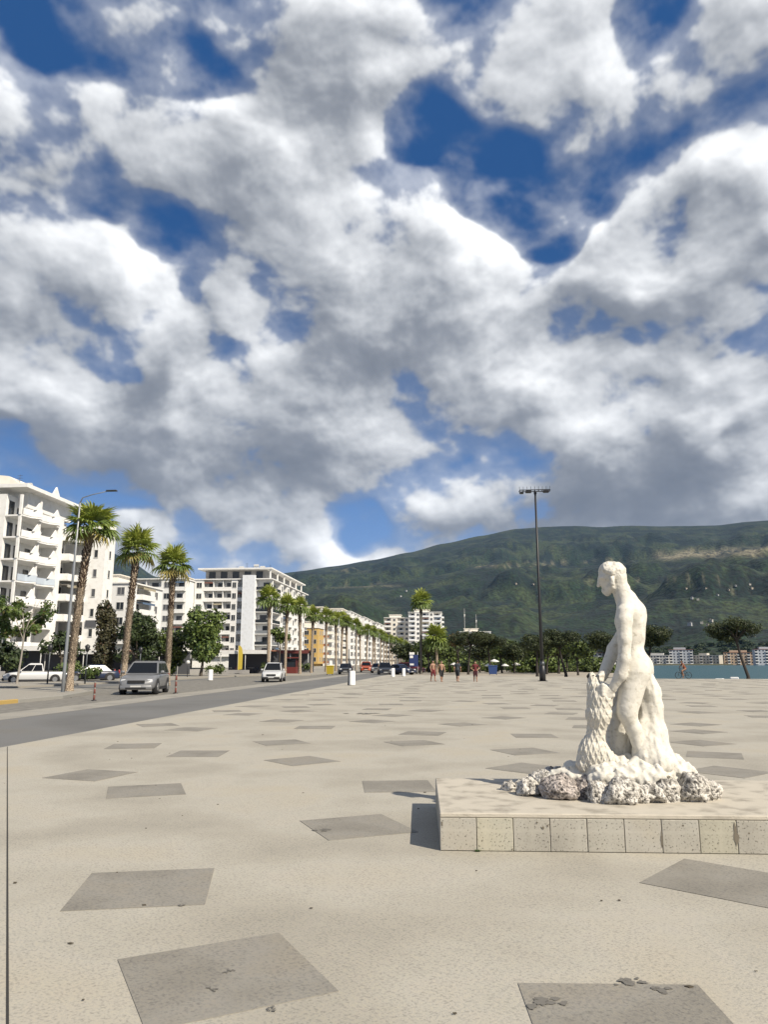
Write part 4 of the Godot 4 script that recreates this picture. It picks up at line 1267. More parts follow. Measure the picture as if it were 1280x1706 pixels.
	var spots := [[-8.3, -133.0], [-3.0, -140.0], [9.8, -136.0], [13.0, -112.0], [9.0, -120.0], [-1.0, -125.0], [4.0, -130.0], [7.2, -122.0], [15.5, -118.0], [12.0, -140.0], [19.0, -134.0], [-4.5, -128.0], [-7.0, -150.0], [16.0, -103.0], [14.0, -128.0], [-0.5, -150.0], [6.0, -158.0], [17.0, -150.0], [12.0, -170.0], [-6.0, -165.0], [22.0, -168.0], [2.0, -185.0], [18.0, -190.0], [27.0, -195.0], [-4.0, -200.0], [10.0, -210.0], [24.0, -225.0], [34.0, -235.0], [3.0, -240.0], [16.0, -260.0], [30.0, -280.0], [-2.0, -290.0], [44.0, -300.0]]
	for k in spots.size():
		var sp: Array = spots[k]
		var lab: String = ["dark tree in the park strip, close behind the lone tall palm", "dark tree in the park strip, right behind the short palm", "low round tree in the park strip, left of the mast's pines"][k] if k < 3 else "dark green tree in the far park strip behind the beach pines"
		if k < 4:
			park[k].position = V(sp[0], -0.15, sp[1])
			park[k].set_meta("label", lab)
		else:
			dup(park[k % 4], V(sp[0], -0.15, sp[1]), rng.randf() * TAU, lab, rng.randf_range(0.8, 1.2))
	# hedges and undergrowth between the park trees
	var um := MultiMesh.new()
	um.transform_format = MultiMesh.TRANSFORM_3D
	um.mesh = leaves(89, blob_set(89, 5, V(0, 0.8, 0), V(1.3, 0.4, 1.0), 0.7, 1.1, 0.8), 700, 0.2, [deep[0], mid[1]], -0.3)
	um.mesh.surface_set_material(0, P.leaf)
	um.instance_count = 300
	for k in 300:
		var z := rng.randf_range(-125, -330)
		um.set_instance_transform(k, Transform3D(Basis(Vector3.UP, rng.randf() * TAU).scaled(Vector3.ONE * rng.randf_range(0.8, 1.9)), V(rng.randf_range(-9, 17 - (z + 78) * 0.16), -0.15, z)))
	var under := MultiMeshInstance3D.new()
	under.name = "park_undergrowth"
	under.multimesh = um
	add_child(under)
	under.set_meta("kind", "stuff")
	tag(under, "low dark hedges and bushes massed beneath the far park trees", "undergrowth")
	# the far shore's belt of trees: too far to tell apart
	var mm := MultiMesh.new()
	mm.transform_format = MultiMesh.TRANSFORM_3D
	mm.mesh = leaves(88, blob_set(88, 6, V(0, 2.5, 0), V(2.6, 1.2, 2.6), 1.5, 2.4, 0.75), 420, 0.55, deep, -0.3)
	mm.mesh.surface_set_material(0, P.leaf)
	mm.instance_count = 900
	for k in 900:
		var a := deg_to_rad(rng.randf_range(-8, 27))
		var d := rng.randf_range(925, 1180) if rng.randf() < 0.8 else rng.randf_range(600, 900)
		if d < 920 and a > deg_to_rad(11.0): d = rng.randf_range(985, 1060)
		if a > deg_to_rad(13): d = rng.randf_range(1000, 1220)
		var x := sin(a) * d
		var z := -cos(a) * d
		var y := maxf(-0.6, hill_height(rad_to_deg(a), d) - 0.5)
		mm.set_instance_transform(k, Transform3D(Basis(Vector3.UP, rng.randf() * TAU).scaled(Vector3.ONE * rng.randf_range(0.9, 1.9)), V(x, y, z)))
	var wood := MultiMeshInstance3D.new()
	wood.name = "shore_woodland"
	wood.multimesh = mm
	add_child(wood)
	wood.set_meta("kind", "stuff")
	tag(wood, "dark belt of distant trees along the far shore below the mountain", "woodland")

# ---------------------------------------------------------------- buildings
var B := {}

func building_materials() -> void:
	var stucco := ntex(201, 0.02, 4, [[0.0, Color(0.93, 0.925, 0.915)], [0.4, Color(0.98, 0.978, 0.97)], [1.0, grey(1)]], 256)
	B.white = tmat(lin(0.98, 0.98, 0.97), stucco, 6.0, 0.85)
	B.cool = tmat(lin(0.88, 0.92, 0.98), stucco, 6.0, 0.85)
	B.blue = tmat(lin(0.56, 0.64, 0.74), stucco, 6.0, 0.85)
	B.cream = tmat(lin(0.94, 0.89, 0.79), stucco, 6.0, 0.85)
	B.yellow = tmat(lin(0.66, 0.45, 0.16), stucco, 6.0, 0.85)
	B.peach = tmat(lin(0.62, 0.47, 0.34), stucco, 6.0, 0.85)
	B.terracotta = tmat(lin(0.34, 0.15, 0.085), stucco, 4.0, 0.85)
	B.shade = tmat(lin(0.42, 0.41, 0.40), stucco, 6.0, 0.9)
	B.slab = tmat(lin(0.86, 0.86, 0.85), stucco, 5.0, 0.9)
	B.glass = mat(lin(0.028, 0.034, 0.042), 0.10)
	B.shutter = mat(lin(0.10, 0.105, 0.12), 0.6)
	B.frame = mat(lin(0.62, 0.62, 0.60), 0.5)
	B.rail = mat(lin(0.30, 0.32, 0.34), 0.4, 0.3)
	B.awning = [mat(lin(0.40, 0.38, 0.34), 0.9), mat(lin(0.22, 0.10, 0.08), 0.9), mat(lin(0.10, 0.16, 0.26), 0.9), mat(lin(0.45, 0.40, 0.28), 0.9)]

# one facade: a local frame whose x runs along the wall, z points out, y up.
# bays: [width, kind] with kind w (wall with window), n (wall with narrow window), s (solid), l (loggia with parapet), g (loggia with glass rail), b (projecting balcony)
func facade(t: Node3D, fr: Transform3D, bays: Array, floors: int, fh: float, y0: float, depth: float, wall: SurfaceTool, parapet_m: Material, sd: int, skip := 0) -> void:
	var g := RandomNumberGenerator.new()
	g.seed = sd
	for f in range(skip, floors):
		var y := y0 + f * fh
		var x := 0.0
		for bay in bays:
			var w: float = bay[0]
			var kind: String = bay[1]
			if kind in ["w", "n", "s"]:
				bx(wall, V(x, y, -depth), V(x + w, y + fh - 0.002, 0), fr)
				if kind != "s":
					var ww := minf(w * 0.55, 1.5) if kind == "w" else 0.55
					var wh := 1.45 if kind == "w" else 1.2
					var c := x + w * 0.5
					var s := st_new()
					flat(s)
					for e in [[V(c - ww / 2 - 0.07, y + 0.85, 0.001), V(c - ww / 2, y + 0.92 + wh, 0.07)], [V(c + ww / 2, y + 0.85, 0.001), V(c + ww / 2 + 0.07, y + 0.92 + wh, 0.07)], [V(c - ww / 2, y + 0.85 + wh, 0.001), V(c + ww / 2, y + 0.92 + wh, 0.07)], [V(c - ww / 2 - 0.1, y + 0.78, 0.001), V(c + ww / 2 + 0.1, y + 0.85, 0.12)]]:
						bx(s, e[0], e[1], fr)
					if ww > 1.0: bx(s, V(c - 0.035, y + 0.85, 0.001), V(c + 0.035, y + 0.85 + wh, 0.055), fr)
					var win_ := obj("window", done(s), B.frame, t)
					s = st_new()
					flat(s)
					bx(s, V(c - ww / 2, y + 0.85, 0.001), V(c + ww / 2, y + 0.85 + wh, 0.02), fr)
					obj("pane", done(s), B.shutter if g.randf() < 0.3 else B.glass, win_)
			else:
				var slabs := st_new()
				flat(slabs)
				var out := 1.35 if kind == "b" else 0.0
				# back wall of the recess, floor slab, parapet, doors
				bx(wall, V(x, y, -depth), V(x + w, y + fh - 0.002, -1.5), fr)
				bx(slabs, V(x + 0.002, y - 0.10, -1.5), V(x + w - 0.002, y + 0.10, out + 0.06), fr)
				obj("floor_slab", done(slabs), B.slab, t)
				var s := st_new()
				flat(s)
				var dw := minf(w * 0.5, 2.0)
				var dx := x + w * g.randf_range(0.2, 0.45)
				bx(s, V(dx, y + 0.1, -1.499), V(minf(dx + dw, x + w - 0.1), y + 2.35, -1.46), fr)
				obj("balcony_door", done(s), B.shutter if g.randf() < 0.35 else B.glass, t)
				s = st_new()
				flat(s)
				bx(s, V(x, y + 0.102, out - 0.10), V(x + w, y + 1.02, out), fr)
				if kind == "b":
					bx(s, V(x, y + 0.102, 0.0), V(x + 0.10, y + 1.02, out - 0.102), fr)
					bx(s, V(x + w - 0.10, y + 0.102, 0.0), V(x + w, y + 1.02, out - 0.102), fr)
				obj("balcony_parapet", done(s), B.glass if kind == "g" and g.randf() < 0.6 else B.rail if kind == "g" else parapet_m, t)
				if kind != "g":
					bx(wall, V(x - 0.09, y + 0.10, -1.499), V(x + 0.09, y + fh - 0.1, -0.11), fr)
				if g.randf() < 0.14:
					s = st_new()
					flat(s)
					bx(s, V(x + 0.2, y + 2.1, out - 0.02), V(x + w - 0.2, y + 2.5, out + 0.03), fr)
					bx(s, V(x + 0.2, y + 2.5, -0.6), V(x + w - 0.2, y + 2.53, out + 0.03), fr)
					obj("awning", done(s), B.awning[g.randi() % 4], t)
			x += w

func front_frame(x: float, z: float) -> Transform3D:   # faces +z, runs along +x
	return Transform3D(Basis(), V(x, 0, z))

func side_frame(x: float, z: float) -> Transform3D:    # faces +x, runs along -z
	return Transform3D(Basis(Vector3.UP, PI / 2), V(x, 0, z))

# a block with bays on its front (+z) and street side (+x)
func block(called: String, label: String, x0: float, x1: float, z1: float, z0: float, floors: int, fh: float, y0: float, front: Array, side: Array, wall_m: Material, par_m: Material, sd: int, group := "", skip := 0) -> Node3D:
	var t := thing(called, label, "building", V((x0 + x1) / 2, 0.1, (z0 + z1) / 2), 0, group)
	var o := t.position
	var walls := st_new()
	flat(walls)
	var off := Transform3D(Basis(), -o)
	var top := y0 + floors * fh
	bx(walls, V(x0, 0, z0), V(x1 - 2.2, top - 0.003, z1 - 2.2), off)
	if y0 > 0.1: bx(walls, V(x1 - 2.2, 0, z0), V(x1 - 0.9, y0 - 0.102, z1 - 0.9), off)
	if y0 > 0.1: bx(walls, V(x0, 0, z1 - 2.2), V(x1 - 2.2, y0 - 0.102, z1 - 0.9), off)
	facade(t, off * front_frame(x0, z1), fit(front, x1 - x0), floors, fh, y0, 2.2, walls, par_m, sd, skip)
	facade(t, off * side_frame(x1, z1 - 2.201), fit(side, z1 - z0 - 2.2), floors, fh, y0, 2.2, walls, par_m, sd + 1, skip)
	obj("wall", done(walls), wall_m, t)
	var s := st_new()
	flat(s)
	bx(s, V(x0 - 0.3, top, z0 - 0.3), V(x1 + 0.3, top + 0.28, z1 + 0.3), off)
	var roof := obj("roof", done(s), B.white, t)
	s = st_new()
	flat(s)
	var w := x1 - x0
	bx(s, V(x0 + w * 0.15, top + 0.281, z0 + 1), V(x0 + w * 0.6, top + 2.6, z1 - (z1 - z0) * 0.45), off)
	bx(s, V(x0 + w * 0.12, top + 2.602, z0 + 0.7), V(x0 + w * 0.63, top + 2.8, z1 - (z1 - z0) * 0.43), off)
	obj("stair_house", done(s), B.cream, roof)
	return t

func fit(bays: Array, width: float) -> Array:
	var sum := 0.0
	for b in bays: sum += b[0]
	var o := []
	for b in bays: o.append([b[0] * width / sum, b[1]])
	return o

func roof_bits(t: Node3D, at: Vector3, sd: int, n: int, spread: Vector2) -> void:
	var g := RandomNumberGenerator.new()
	g.seed = sd
	for k in n:
		var p := at + V(g.randf_range(-1, 1) * spread.x, 0, g.randf_range(-1, 1) * spread.y)
		var s := st_new()
		flat(s)
		if k % 3 == 0:
			tube(s, [p + V(-0.7, 1.5, 0), p + V(0.7, 1.5, 0)], [0.38, 0.38], 10)
			for e in [-0.5, 0.5]:
				bx(s, p + V(e - 0.04, 0, -0.3), p + V(e + 0.04, 1.15, 0.3))
			obj("water_tank", done(s), B.frame, t)
		else:
			tube(s, [p, p + V(0, 2.6, 0)], [0.035, 0.03], 4)
			for e in [1.6, 2.0, 2.4]:
				bx(s, p + V(-0.45, e, -0.02), p + V(0.45, e + 0.04, 0.02))
			obj("antenna", done(s), M.steel, t)

func build_left_block() -> void:
	# white block at the left edge: stepped, with pointed balconies and an end wall with narrow windows
	var t := thing("apartment_block", "tall white apartment block at the left edge with pointed balconies and pale blue band", "building", V(-62, 0.1, -110))
	var off := Transform3D(Basis(), -t.position)
	var walls := st_new()
	flat(walls)
	# front wall at the far left, solid with few windows
	bx(walls, V(-84, 0, -121), V(-64.4, 24.6, -104.2), off)
	bx(walls, V(-75, 24.6, -119), V(-61.5, 27.0, -106.0), off)
	facade(t, off * front_frame(-84, -103.0), fit([[3, "b"], [3, "s"], [3, "w"], [3.4, "l"], [6, "s"]], 19.6), 7, 3.25, 2.3, 1.2, walls, B.blue, 301)
	# street side with deep balconies whose fronts come to a point
	var fr := off * side_frame(-60.6, -103.2)
	var n_fl := 7
	for f in n_fl:
		var y := 3.4 + f * 3.25
		bx(walls, V(0, y, -3.8), V(10.4, y + 3.24, -2.6), fr)
		for b in 2:
			var slabs := st_new()
			flat(slabs)
			var x0 := b * 5.2
			var s := st_new()
			flat(s)
			var out := [Vector2(x0, 2.6), Vector2(x0, -0.2), Vector2(x0 + 1.6, -0.4), Vector2(x0 + 2.8, -1.5), Vector2(x0 + 4.0, -0.4), Vector2(x0 + 5.2, -0.2), Vector2(x0 + 5.2, 2.6)]
			prism(slabs, PackedVector2Array(out), -0.14, 0.10, fr * Transform3D(Basis(Vector3.RIGHT, -PI / 2), V(0, y, 0)))
			for e in range(1, 5):
				var a: Vector2 = out[e]
				var c: Vector2 = out[e + 1]
				var d := c - a
				bx(s, V(0, 0.102, -0.06), V(d.length(), 1.08, 0.06), fr * Transform3D(Basis(Vector3.UP, atan2(d.y, d.x)), V(a.x, y, -a.y)))
			obj("balcony_parapet", done(s), B.blue if f == 3 else B.white, t)
			if f > 0:
				s = st_new()
				flat(s)
				prism(s, PackedVector2Array([Vector2(-1.15, 0), Vector2(1.15, 0), Vector2(0, 1.25)]), -0.1, 0.1, fr * Transform3D(Basis(), V(x0 + 2.8, y + 1.081, 0.95)))
				obj("pediment", done(s), B.white, t)
			for e in 2:
				s = st_new()
				flat(s)
				bx(s, V(x0 + 0.7 + e * 2.2, y + 0.1, -2.599), V(x0 + 2.1 + e * 2.2, y + 2.4, -2.55), fr)
				obj("balcony_door", done(s), B.glass, t)
			bx(walls, V(x0 - 0.18, y + 0.11, -0.4), V(x0 + 0.18, y + 3.1, -0.05), fr)
			obj("floor_slab", done(slabs), B.white, t)
	# top floor pavilion with a wide roof
	var s := st_new()
	flat(s)
	bx(s, V(-77, 27.0, -120), V(-59.8, 27.55, -102.6), off)
	var roof := obj("roof", done(s), B.white, t)
	s = st_new()
	flat(s)
	prism(s, PackedVector2Array([Vector2(-74, 27.56), Vector2(-62, 27.56), Vector2(-65, 29.6), Vector2(-70, 30.2)]), -117, -106, off)
	obj("attic", done(s), B.cream, roof)
	s = st_new()
	flat(s)
	prism(s, PackedVector2Array([Vector2(-1.0, 27.56), Vector2(1.0, 27.56), Vector2(0, 28.9)]), 0, 0.25, off * Transform3D(Basis(Vector3.UP, PI / 2), V(-60.1, 0, -111)))
	obj("gable", done(s), B.white, roof)
	roof_bits(t, V(-66, 27.5, -108) - t.position, 5, 4, Vector2(3, 2))
	# recessed bay, then end wall with narrow windows
	facade(t, off * side_frame(-60.6, -113.7), fit([[1.6, "s"], [3.6, "b"]], 5.2), 7, 3.25, 1.6, 3.0, walls, B.white, 303)
	facade(t, off * front_frame(-60.6, -118.9), fit([[2.6, "b"], [3.0, "n"]], 5.6), 7, 3.25, 1.6, 2.0, walls, B.white, 305)
	bx(walls, V(-66, 0, -122.4), V(-55.01, 24.3, -120.91), off)
	facade(t, off * side_frame(-54.99, -119.0), [[3.4, "n"]], 7, 3.25, 1.6, 0.4, walls, B.white, 306)
	obj("wall", done(walls), B.white, t)
	# sign lettering is too small to read in the photograph; a dark bracketed box hangs on the end wall
	s = st_new()
	flat(s)
	bx(s, V(-57.4, 7.2, -118.89), V(-55.6, 8.3, -118.7), off)
	obj("wall_unit", done(s), B.shutter, t)
	t.position.x -= 2.9

func build_row() -> void:
	building_materials()
	build_left_block()
	block("apartment_block", "low white block with awning roof in the gap behind the second palm", -83, -66.5, -150, -166, 4, 3.1, 5.2, [[3, "l"], [4, "l"], [3, "w"]], [[4, "b"], [4, "w"]], B.white, B.white, 311)
	# the long white block with the tall plain tower strip
	var t := block("apartment_block", "long white apartment block with a plain tower strip and open loggias", -76.0, -53.0, -214.0, -268.0, 7, 3.15, 3.2,
		[[3.2, "w"], [3.4, "l"], [3.4, "l"], [3.0, "l"], [2.2, "w"], [3.0, "l"], [3.6, "s"], [5.4, "g"]],
		[[4, "g"], [4, "g"], [3, "w"], [4, "g"], [3, "w"], [4, "l"], [3, "w"], [4, "l"], [3, "w"], [4, "l"], [3, "w"], [4, "g"]], B.white, B.white, 321)
	var off := Transform3D(Basis(), -t.position)
	var s := st_new()
	flat(s)
	bx(s, V(-61.3, 0, -213.99), V(-57.7, 26.4, -212.6), off)
	obj("tower_strip", done(s), B.cool, t)
	s = st_new()
	flat(s)
	bx(s, V(-74, 25.6, -262), V(-55.6, 28.4, -217.5), off)
	var att := obj("attic_storey", done(s), B.shade, t)
	for k in 5:
		s = st_new()
		flat(s)
		bx(s, V(-73 + k * 3.6, 26.0, -217.49), V(-71 + k * 3.6, 28.0, -217.4), off)
		obj("window", done(s), B.glass, att)
	s = st_new()
	flat(s)
	bx(s, V(-75.5, 28.4, -265), V(-53.2, 28.8, -214.6), off)
	for k in 6: bx(s, V(-54.0, 25.6, -215.2 - k * 9), V(-53.6, 28.4, -215.6 - k * 9), off)
	obj("roof_slab", done(s), B.white, t)
	roof_bits(t, V(-64, 28.6, -226) - t.position, 8, 7, Vector2(8, 6))
	block("apartment_wing", "white balconied wing joined to the left of the long white block", -92, -76.2, -206.0, -240.0, 7, 3.15, 2.6, [[4, "l"], [4, "l"], [3, "w"], [3, "l"]], [[4, "w"], [4, "b"]], B.white, B.white, 331)
	block("yellow_house", "ochre yellow house with terracotta trim past the long white block", -58.5, -50.0, -274.0, -290.0, 4, 3.2, 1.0, [[3, "w"], [3, "w"], [3, "w"]], [[4, "w"], [4, "w"], [4, "b"]], B.yellow, B.terracotta, 341)
	block("apartment_block", "white apartment block with cream balconies just right of the yellow house", -64, -50.5, -296, -340, 6, 3.1, 3.2, [[4, "l"], [4, "l"], [4, "w"]], [[4, "b"], [3, "w"], [4, "b"], [3, "w"], [4, "b"]], B.white, B.cream, 351)
	block("apartment_block", "white apartment block third along the street past the yellow house", -66, -49.0, -352, -392, 7, 3.1, 3.2, [[4, "l"], [4, "l"], [4, "w"]], [[4, "b"], [4, "w"], [4, "b"], [4, "w"], [4, "b"], [4, "w"]], B.white, B.white, 361)
	block("apartment_block", "pale apartment block fourth along the street, over the far palms", -66, -48.0, -398, -446, 7, 3.1, 3.2, [[4, "l"], [4, "l"], [4, "w"]], [[5, "b"], [4, "w"], [5, "b"], [4, "w"], [5, "b"]], B.white, B.white, 371)
	block("apartment_block", "last pale apartment block along the street before the road's end", -66, -47.0, -452, -500, 7, 3.1, 3.2, [[4, "l"], [4, "l"]], [[5, "b"], [4, "w"], [5, "b"], [4, "w"]], B.white, B.white, 381)
	block("terrace_block", "cream stepped block left of the bright white one at the street's end", -48, -31, -512, -535, 9, 3.1, 3.2, [[4, "l"], [4, "w"], [4, "l"], [3, "w"]], [[4, "w"], [4, "b"]], B.cream, B.white, 391)
	block("terrace_block", "bright white stepped block closing the view beside the lone palm", -31, -9, -505, -530, 10, 3.1, 3.2, [[4, "l"], [4, "w"], [5, "l"], [3, "w"], [5, "l"]], [[4, "w"], [4, "b"]], B.white, B.cool, 401)
	var tb := block("terrace_block", "low pale block with two roof masts right of the lone palm", 3.0, 24, -520, -545, 6, 3.1, 3.2, [[4, "l"], [4, "w"], [4, "l"], [3, "w"]], [[4, "w"], [4, "b"]], B.cool, B.white, 411)
	for k in 2:
		s = st_new()
		tube(s, [V(-7 + k * 8.0, 21, 5), V(-7 + k * 8.0, 38 - k * 4, 5)], [0.16, 0.08], 6)
		bx(s, V(-7.4 + k * 8.0, 32 - k * 4, 4.7), V(-6.6 + k * 8.0, 34 - k * 4, 5.3))
		obj("roof_mast", done(s), B.frame, tb)
	# waterfront of the far shore: each block a thing of its own
	var g := RandomNumberGenerator.new()
	g.seed = 555
	var pale := mat(lin(0.60, 0.59, 0.56), 0.9)
	var tones := [pale, mat(lin(0.56, 0.52, 0.45), 0.9), mat(lin(0.52, 0.55, 0.60), 0.9), pale, B.shade, B.shade, B.peach]
	var words := ["white", "cream", "bluish white", "white", "grey", "dull grey", "peach"]
	var az := 0.5
	var k := 0
	while az < 25.5:
		var w := g.randf_range(16, 34)
		var d := g.randf_range(955, 985) if az > 13.0 else g.randf_range(620, 820)
		if az > 9.0 and az < 13.0: d = g.randf_range(640, 700)
		var fl := g.randi_range(3, 6) if az > 13.0 else g.randi_range(3, 5)
		var kind := g.randi() % 7
		var a := deg_to_rad(az)
		far_block(V(sin(a) * d, -0.5, -cos(a) * d), -a + g.randf_range(-0.35, 0.35), w, g.randf_range(12, 18), fl, tones[kind], "%s %s storey block, %s from the left on the far waterfront" % [words[kind], ["three", "four", "five", "six"][fl - 3], (ORD[k] if k < ORD.size() else "last")], 600 + k)
		az += rad_to_deg(w / d) * g.randf_range(0.95, 1.25)
		if az > 3.0 and az < 8.5: az += g.randf_range(0.8, 1.6)
		k += 1

func far_block(at: Vector3, turn: float, w: float, d: float, floors: int, m: Material, label: String, sd: int) -> void:
	var t := thing("waterfront_block", label, "building", at, turn, "blocks on the far waterfront")
	var g := RandomNumberGenerator.new()
	g.seed = sd
	var s := st_new()
	flat(s)
	var h := floors * 3.2
	bx(s, V(-w / 2, -4, -d / 2), V(w / 2, h, d / 2))
	if g.randf() < 0.6: bx(s, V(-w * 0.3, h, -d * 0.3), V(w * g.randf_range(0, 0.35), h + 2.8, d * 0.3))
	obj("wall", done(s), m, t)
	s = st_new()
	flat(s)
	var c := st_new()
	flat(c)
	var n := int(w / 3.4)
	for f in floors:
		for k in n:
			var x := -w / 2 + (k + 0.5) * w / n
			if (k + sd) % 3 == 0:
				bx(s, V(x - 1.3, f * 3.2 + 0.4, d / 2 + 0.01), V(x + 1.3, f * 3.2 + 2.7, d / 2 + 0.05))
				bx(c, V(x - 1.5, f * 3.2, d / 2 + 0.01), V(x + 1.5, f * 3.2 + 1.0, d / 2 + 1.2))
			else:
				bx(s, V(x - 0.7, f * 3.2 + 1.0, d / 2 + 0.01), V(x + 0.7, f * 3.2 + 2.4, d / 2 + 0.05))
	obj("windows", done(s), B.glass, t).set_meta("kind", "stuff")
	obj("balconies", done(c), B.white, t).set_meta("kind", "stuff")
	s = st_new()
	flat(s)
	bx(s, V(-w / 2 - 0.4, h, -d / 2 - 0.4), V(w / 2 + 0.4, h + 0.4, d / 2 + 0.4))
	obj("roof", done(s), B.terracotta if g.randf() < 0.35 else B.slab, t)

# ---------------------------------------------------------------- vehicles: front towards +z
func loft(s: SurfaceTool, rings: Array, caps := true) -> void:
	var n: int = rings[0].size()
	for i in rings.size() - 1:
		for k in n:
			quad(s, rings[i][k], rings[i + 1][k], rings[i + 1][(k + 1) % n], rings[i][(k + 1) % n])
	if caps:
		for k in range(1, n - 1):
			tri(s, rings[0][0], rings[0][k + 1], rings[0][k])
			tri(s, rings[-1][0], rings[-1][k], rings[-1][k + 1])

# body section at z: half width, bottom, shoulder and top heights
func section(z: float, w: float, yb: float, ys: float, yt: float) -> Array:
	return [V(-w * 0.90, yb, z), V(-w * 0.985, yb + 0.12, z), V(-w, (yb + ys) * 0.55, z), V(-w * 0.985, ys, z), V(-w * 0.90, yt - 0.03, z), V(-w * 0.6, yt, z),
		V(w * 0.6, yt, z), V(w * 0.90, yt - 0.03, z), V(w * 0.985, ys, z), V(w, (yb + ys) * 0.55, z), V(w * 0.985, yb + 0.12, z), V(w * 0.90, yb, z)]

func wheel(t: Node3D, at: Vector3, r: float, wd: float) -> void:
	var s := st_new()
	var sx := signf(at.x)
	tube(s, [V(-wd / 2, 0, 0), V(-wd / 2 + 0.03, 0, 0), V(wd / 2 - 0.03, 0, 0), V(wd / 2, 0, 0)], [r * 0.93, r, r, r * 0.93], 20)
	var w := obj("wheel", done(s), B.tyre, t, at)
	s = st_new()
	flat(s)
	tube(s, [V(sx * (wd / 2 - 0.02), 0, 0), V(sx * (wd / 2 + 0.012), 0, 0)], [r * 0.64, r * 0.60], 14)
	for k in 5:
		var a := TAU * k / 5
		bx(s, V(sx * (wd / 2 + 0.013) - 0.008, 0.03, -0.03), V(sx * (wd / 2 + 0.013) + 0.008, r * 0.56, 0.03), Transform3D(Basis(Vector3.RIGHT, a), Vector3.ZERO))
	obj("rim", done(s), B.rim, w)

func car(called: String, label: String, category: String, at: Vector3, turn: float, paint: Material, kind := "suv", group := "") -> Node3D:
	var t := thing(called, label, category, at, turn, group)
	var wd := 0.90
	var hl := 2.18 if kind != "pickup" else 2.5
	var belt := 1.02 if kind != "sedan" else 0.90
	var roof := 1.66 if kind != "sedan" else 1.42
	if kind == "pickup": roof = 1.74
	var hood := belt - 0.06
	var s := st_new()
	var yb := 0.26
	loft(s, [section(-hl, wd * 0.88, yb + 0.12, belt - 0.2, belt - 0.06), section(-hl + 0.10, wd * 0.95, yb, belt - 0.14, belt), section(-hl + 0.5, wd, yb, belt - 0.08, belt), section(0.1, wd, yb, belt - 0.08, belt),
		section(hl - 1.25, wd, yb, belt - 0.10, belt - 0.01), section(hl - 0.55, wd * 0.98, yb, hood - 0.12, hood - 0.03), section(hl - 0.18, wd * 0.93, yb, hood - 0.20, hood - 0.12), section(hl - 0.02, wd * 0.82, yb + 0.06, hood - 0.30, hood - 0.24)])
	obj("body", done(s), paint, t)
	# cabin
	var r0 := -hl + 0.12 if kind == "suv" else (-hl + 0.65 if kind == "sedan" else -0.75)
	var r1 := r0 + (0.30 if kind == "suv" else 0.55 if kind == "sedan" else 0.16)
	var f0 := hl - 1.18
	var f1 := hl - 2.0
	var b := wd * 0.93
	var c := wd * 0.74
	var rb := [V(-b, belt - 0.01, r0), V(b, belt - 0.01, r0), V(b, belt - 0.01, f0), V(-b, belt - 0.01, f0)]
	var rt := [V(-c, roof - 0.07, r1), V(c, roof - 0.07, r1), V(c, roof - 0.07, f1), V(-c, roof - 0.07, f1)]
	var ru := [V(-c * 0.86, roof, r1 + 0.12), V(c * 0.86, roof, r1 + 0.12), V(c * 0.86, roof, f1 - 0.15), V(-c * 0.86, roof, f1 - 0.15)]
	s = st_new()
	flat(s)
	for pair in [[rb, rt], [rt, ru]]:
		for k in 4:
			quad(s, pair[0][(k + 1) % 4], pair[0][k], pair[1][k], pair[1][(k + 1) % 4])
	quad(s, ru[3], ru[2], ru[1], ru[0])
	obj("cabin", done(s), paint, t)
	var pane := func(called_: String, p: Array, inset: float) -> void:
		var m: Vector3 = (p[0] + p[1] + p[2] + p[3]) / 4
		var nn: Vector3 = (p[1] - p[0]).cross(p[3] - p[0]).normalized()
		if nn.dot(m - V(0, 1.2, 0)) < 0: nn = -nn
		var q := []
		for e in p: q.append(e.lerp(m, inset) + nn * 0.006)
		var ps := st_new()
		flat(ps)
		if (q[1] - q[0]).cross(q[3] - q[0]).dot(nn) < 0: q.reverse()
		quad(ps, q[0], q[1], q[2], q[3])
		obj(called_, done(ps), B.car_glass, t)
	pane.call("windscreen", [rb[3], rb[2], rt[2], rt[3]], 0.10)
	pane.call("rear_window", [rb[0], rb[1], rt[1], rt[0]], 0.14)
	for sd in 2:
		var i0 := 1 if sd == 0 else 0
		var i1 := 2 if sd == 0 else 3
		var cuts := [0.03, 0.36, 0.66, 0.97] if kind == "suv" else [0.04, 0.48, 0.96]
		for k in cuts.size() - 1:
			var u0: float = cuts[k] + 0.012
			var u1: float = cuts[k + 1] - 0.012
			var lo := 0.07
			var hi := 0.90
			var a0: Vector3 = rb[i0].lerp(rb[i1], u0)
			var a1: Vector3 = rb[i0].lerp(rb[i1], u1)
			var c0: Vector3 = rt[i0].lerp(rt[i1], u0)
			var c1: Vector3 = rt[i0].lerp(rt[i1], u1)
			pane.call("side_window", [a0.lerp(c0, lo), a1.lerp(c1, lo), a1.lerp(c1, hi), a0.lerp(c0, hi)], 0.01)
	if kind == "pickup":
		s = st_new()
		flat(s)
		bx(s, V(-wd * 0.8, belt - 0.001, -hl + 0.12), V(wd * 0.8, belt + 0.004, -0.8))
		obj("load_bed", done(s), B.tyre, t)
	# dark sills, bumpers, lamps, grille, plate, mirrors, rails
	s = st_new()
	bevel_box(s, V(-wd * 0.86, 0.24, hl - 0.16), V(wd * 0.86, 0.46, hl + 0.05), 0.03)
	obj("bumper", done(s), paint if kind != "pickup" else B.tyre, t)
	s = st_new()
	bevel_box(s, V(-wd * 0.88, 0.28, -hl - 0.04), V(wd * 0.88, 0.50, -hl + 0.12), 0.03)
	obj("bumper", done(s), B.tyre, t)
	s = st_new()
	flat(s)
	bx(s, V(-0.42, 0.56, hl - 0.10), V(0.42, 0.70, hl + 0.02))
	bx(s, V(-0.50, 0.27, hl + 0.04), V(0.50, 0.36, hl + 0.056))
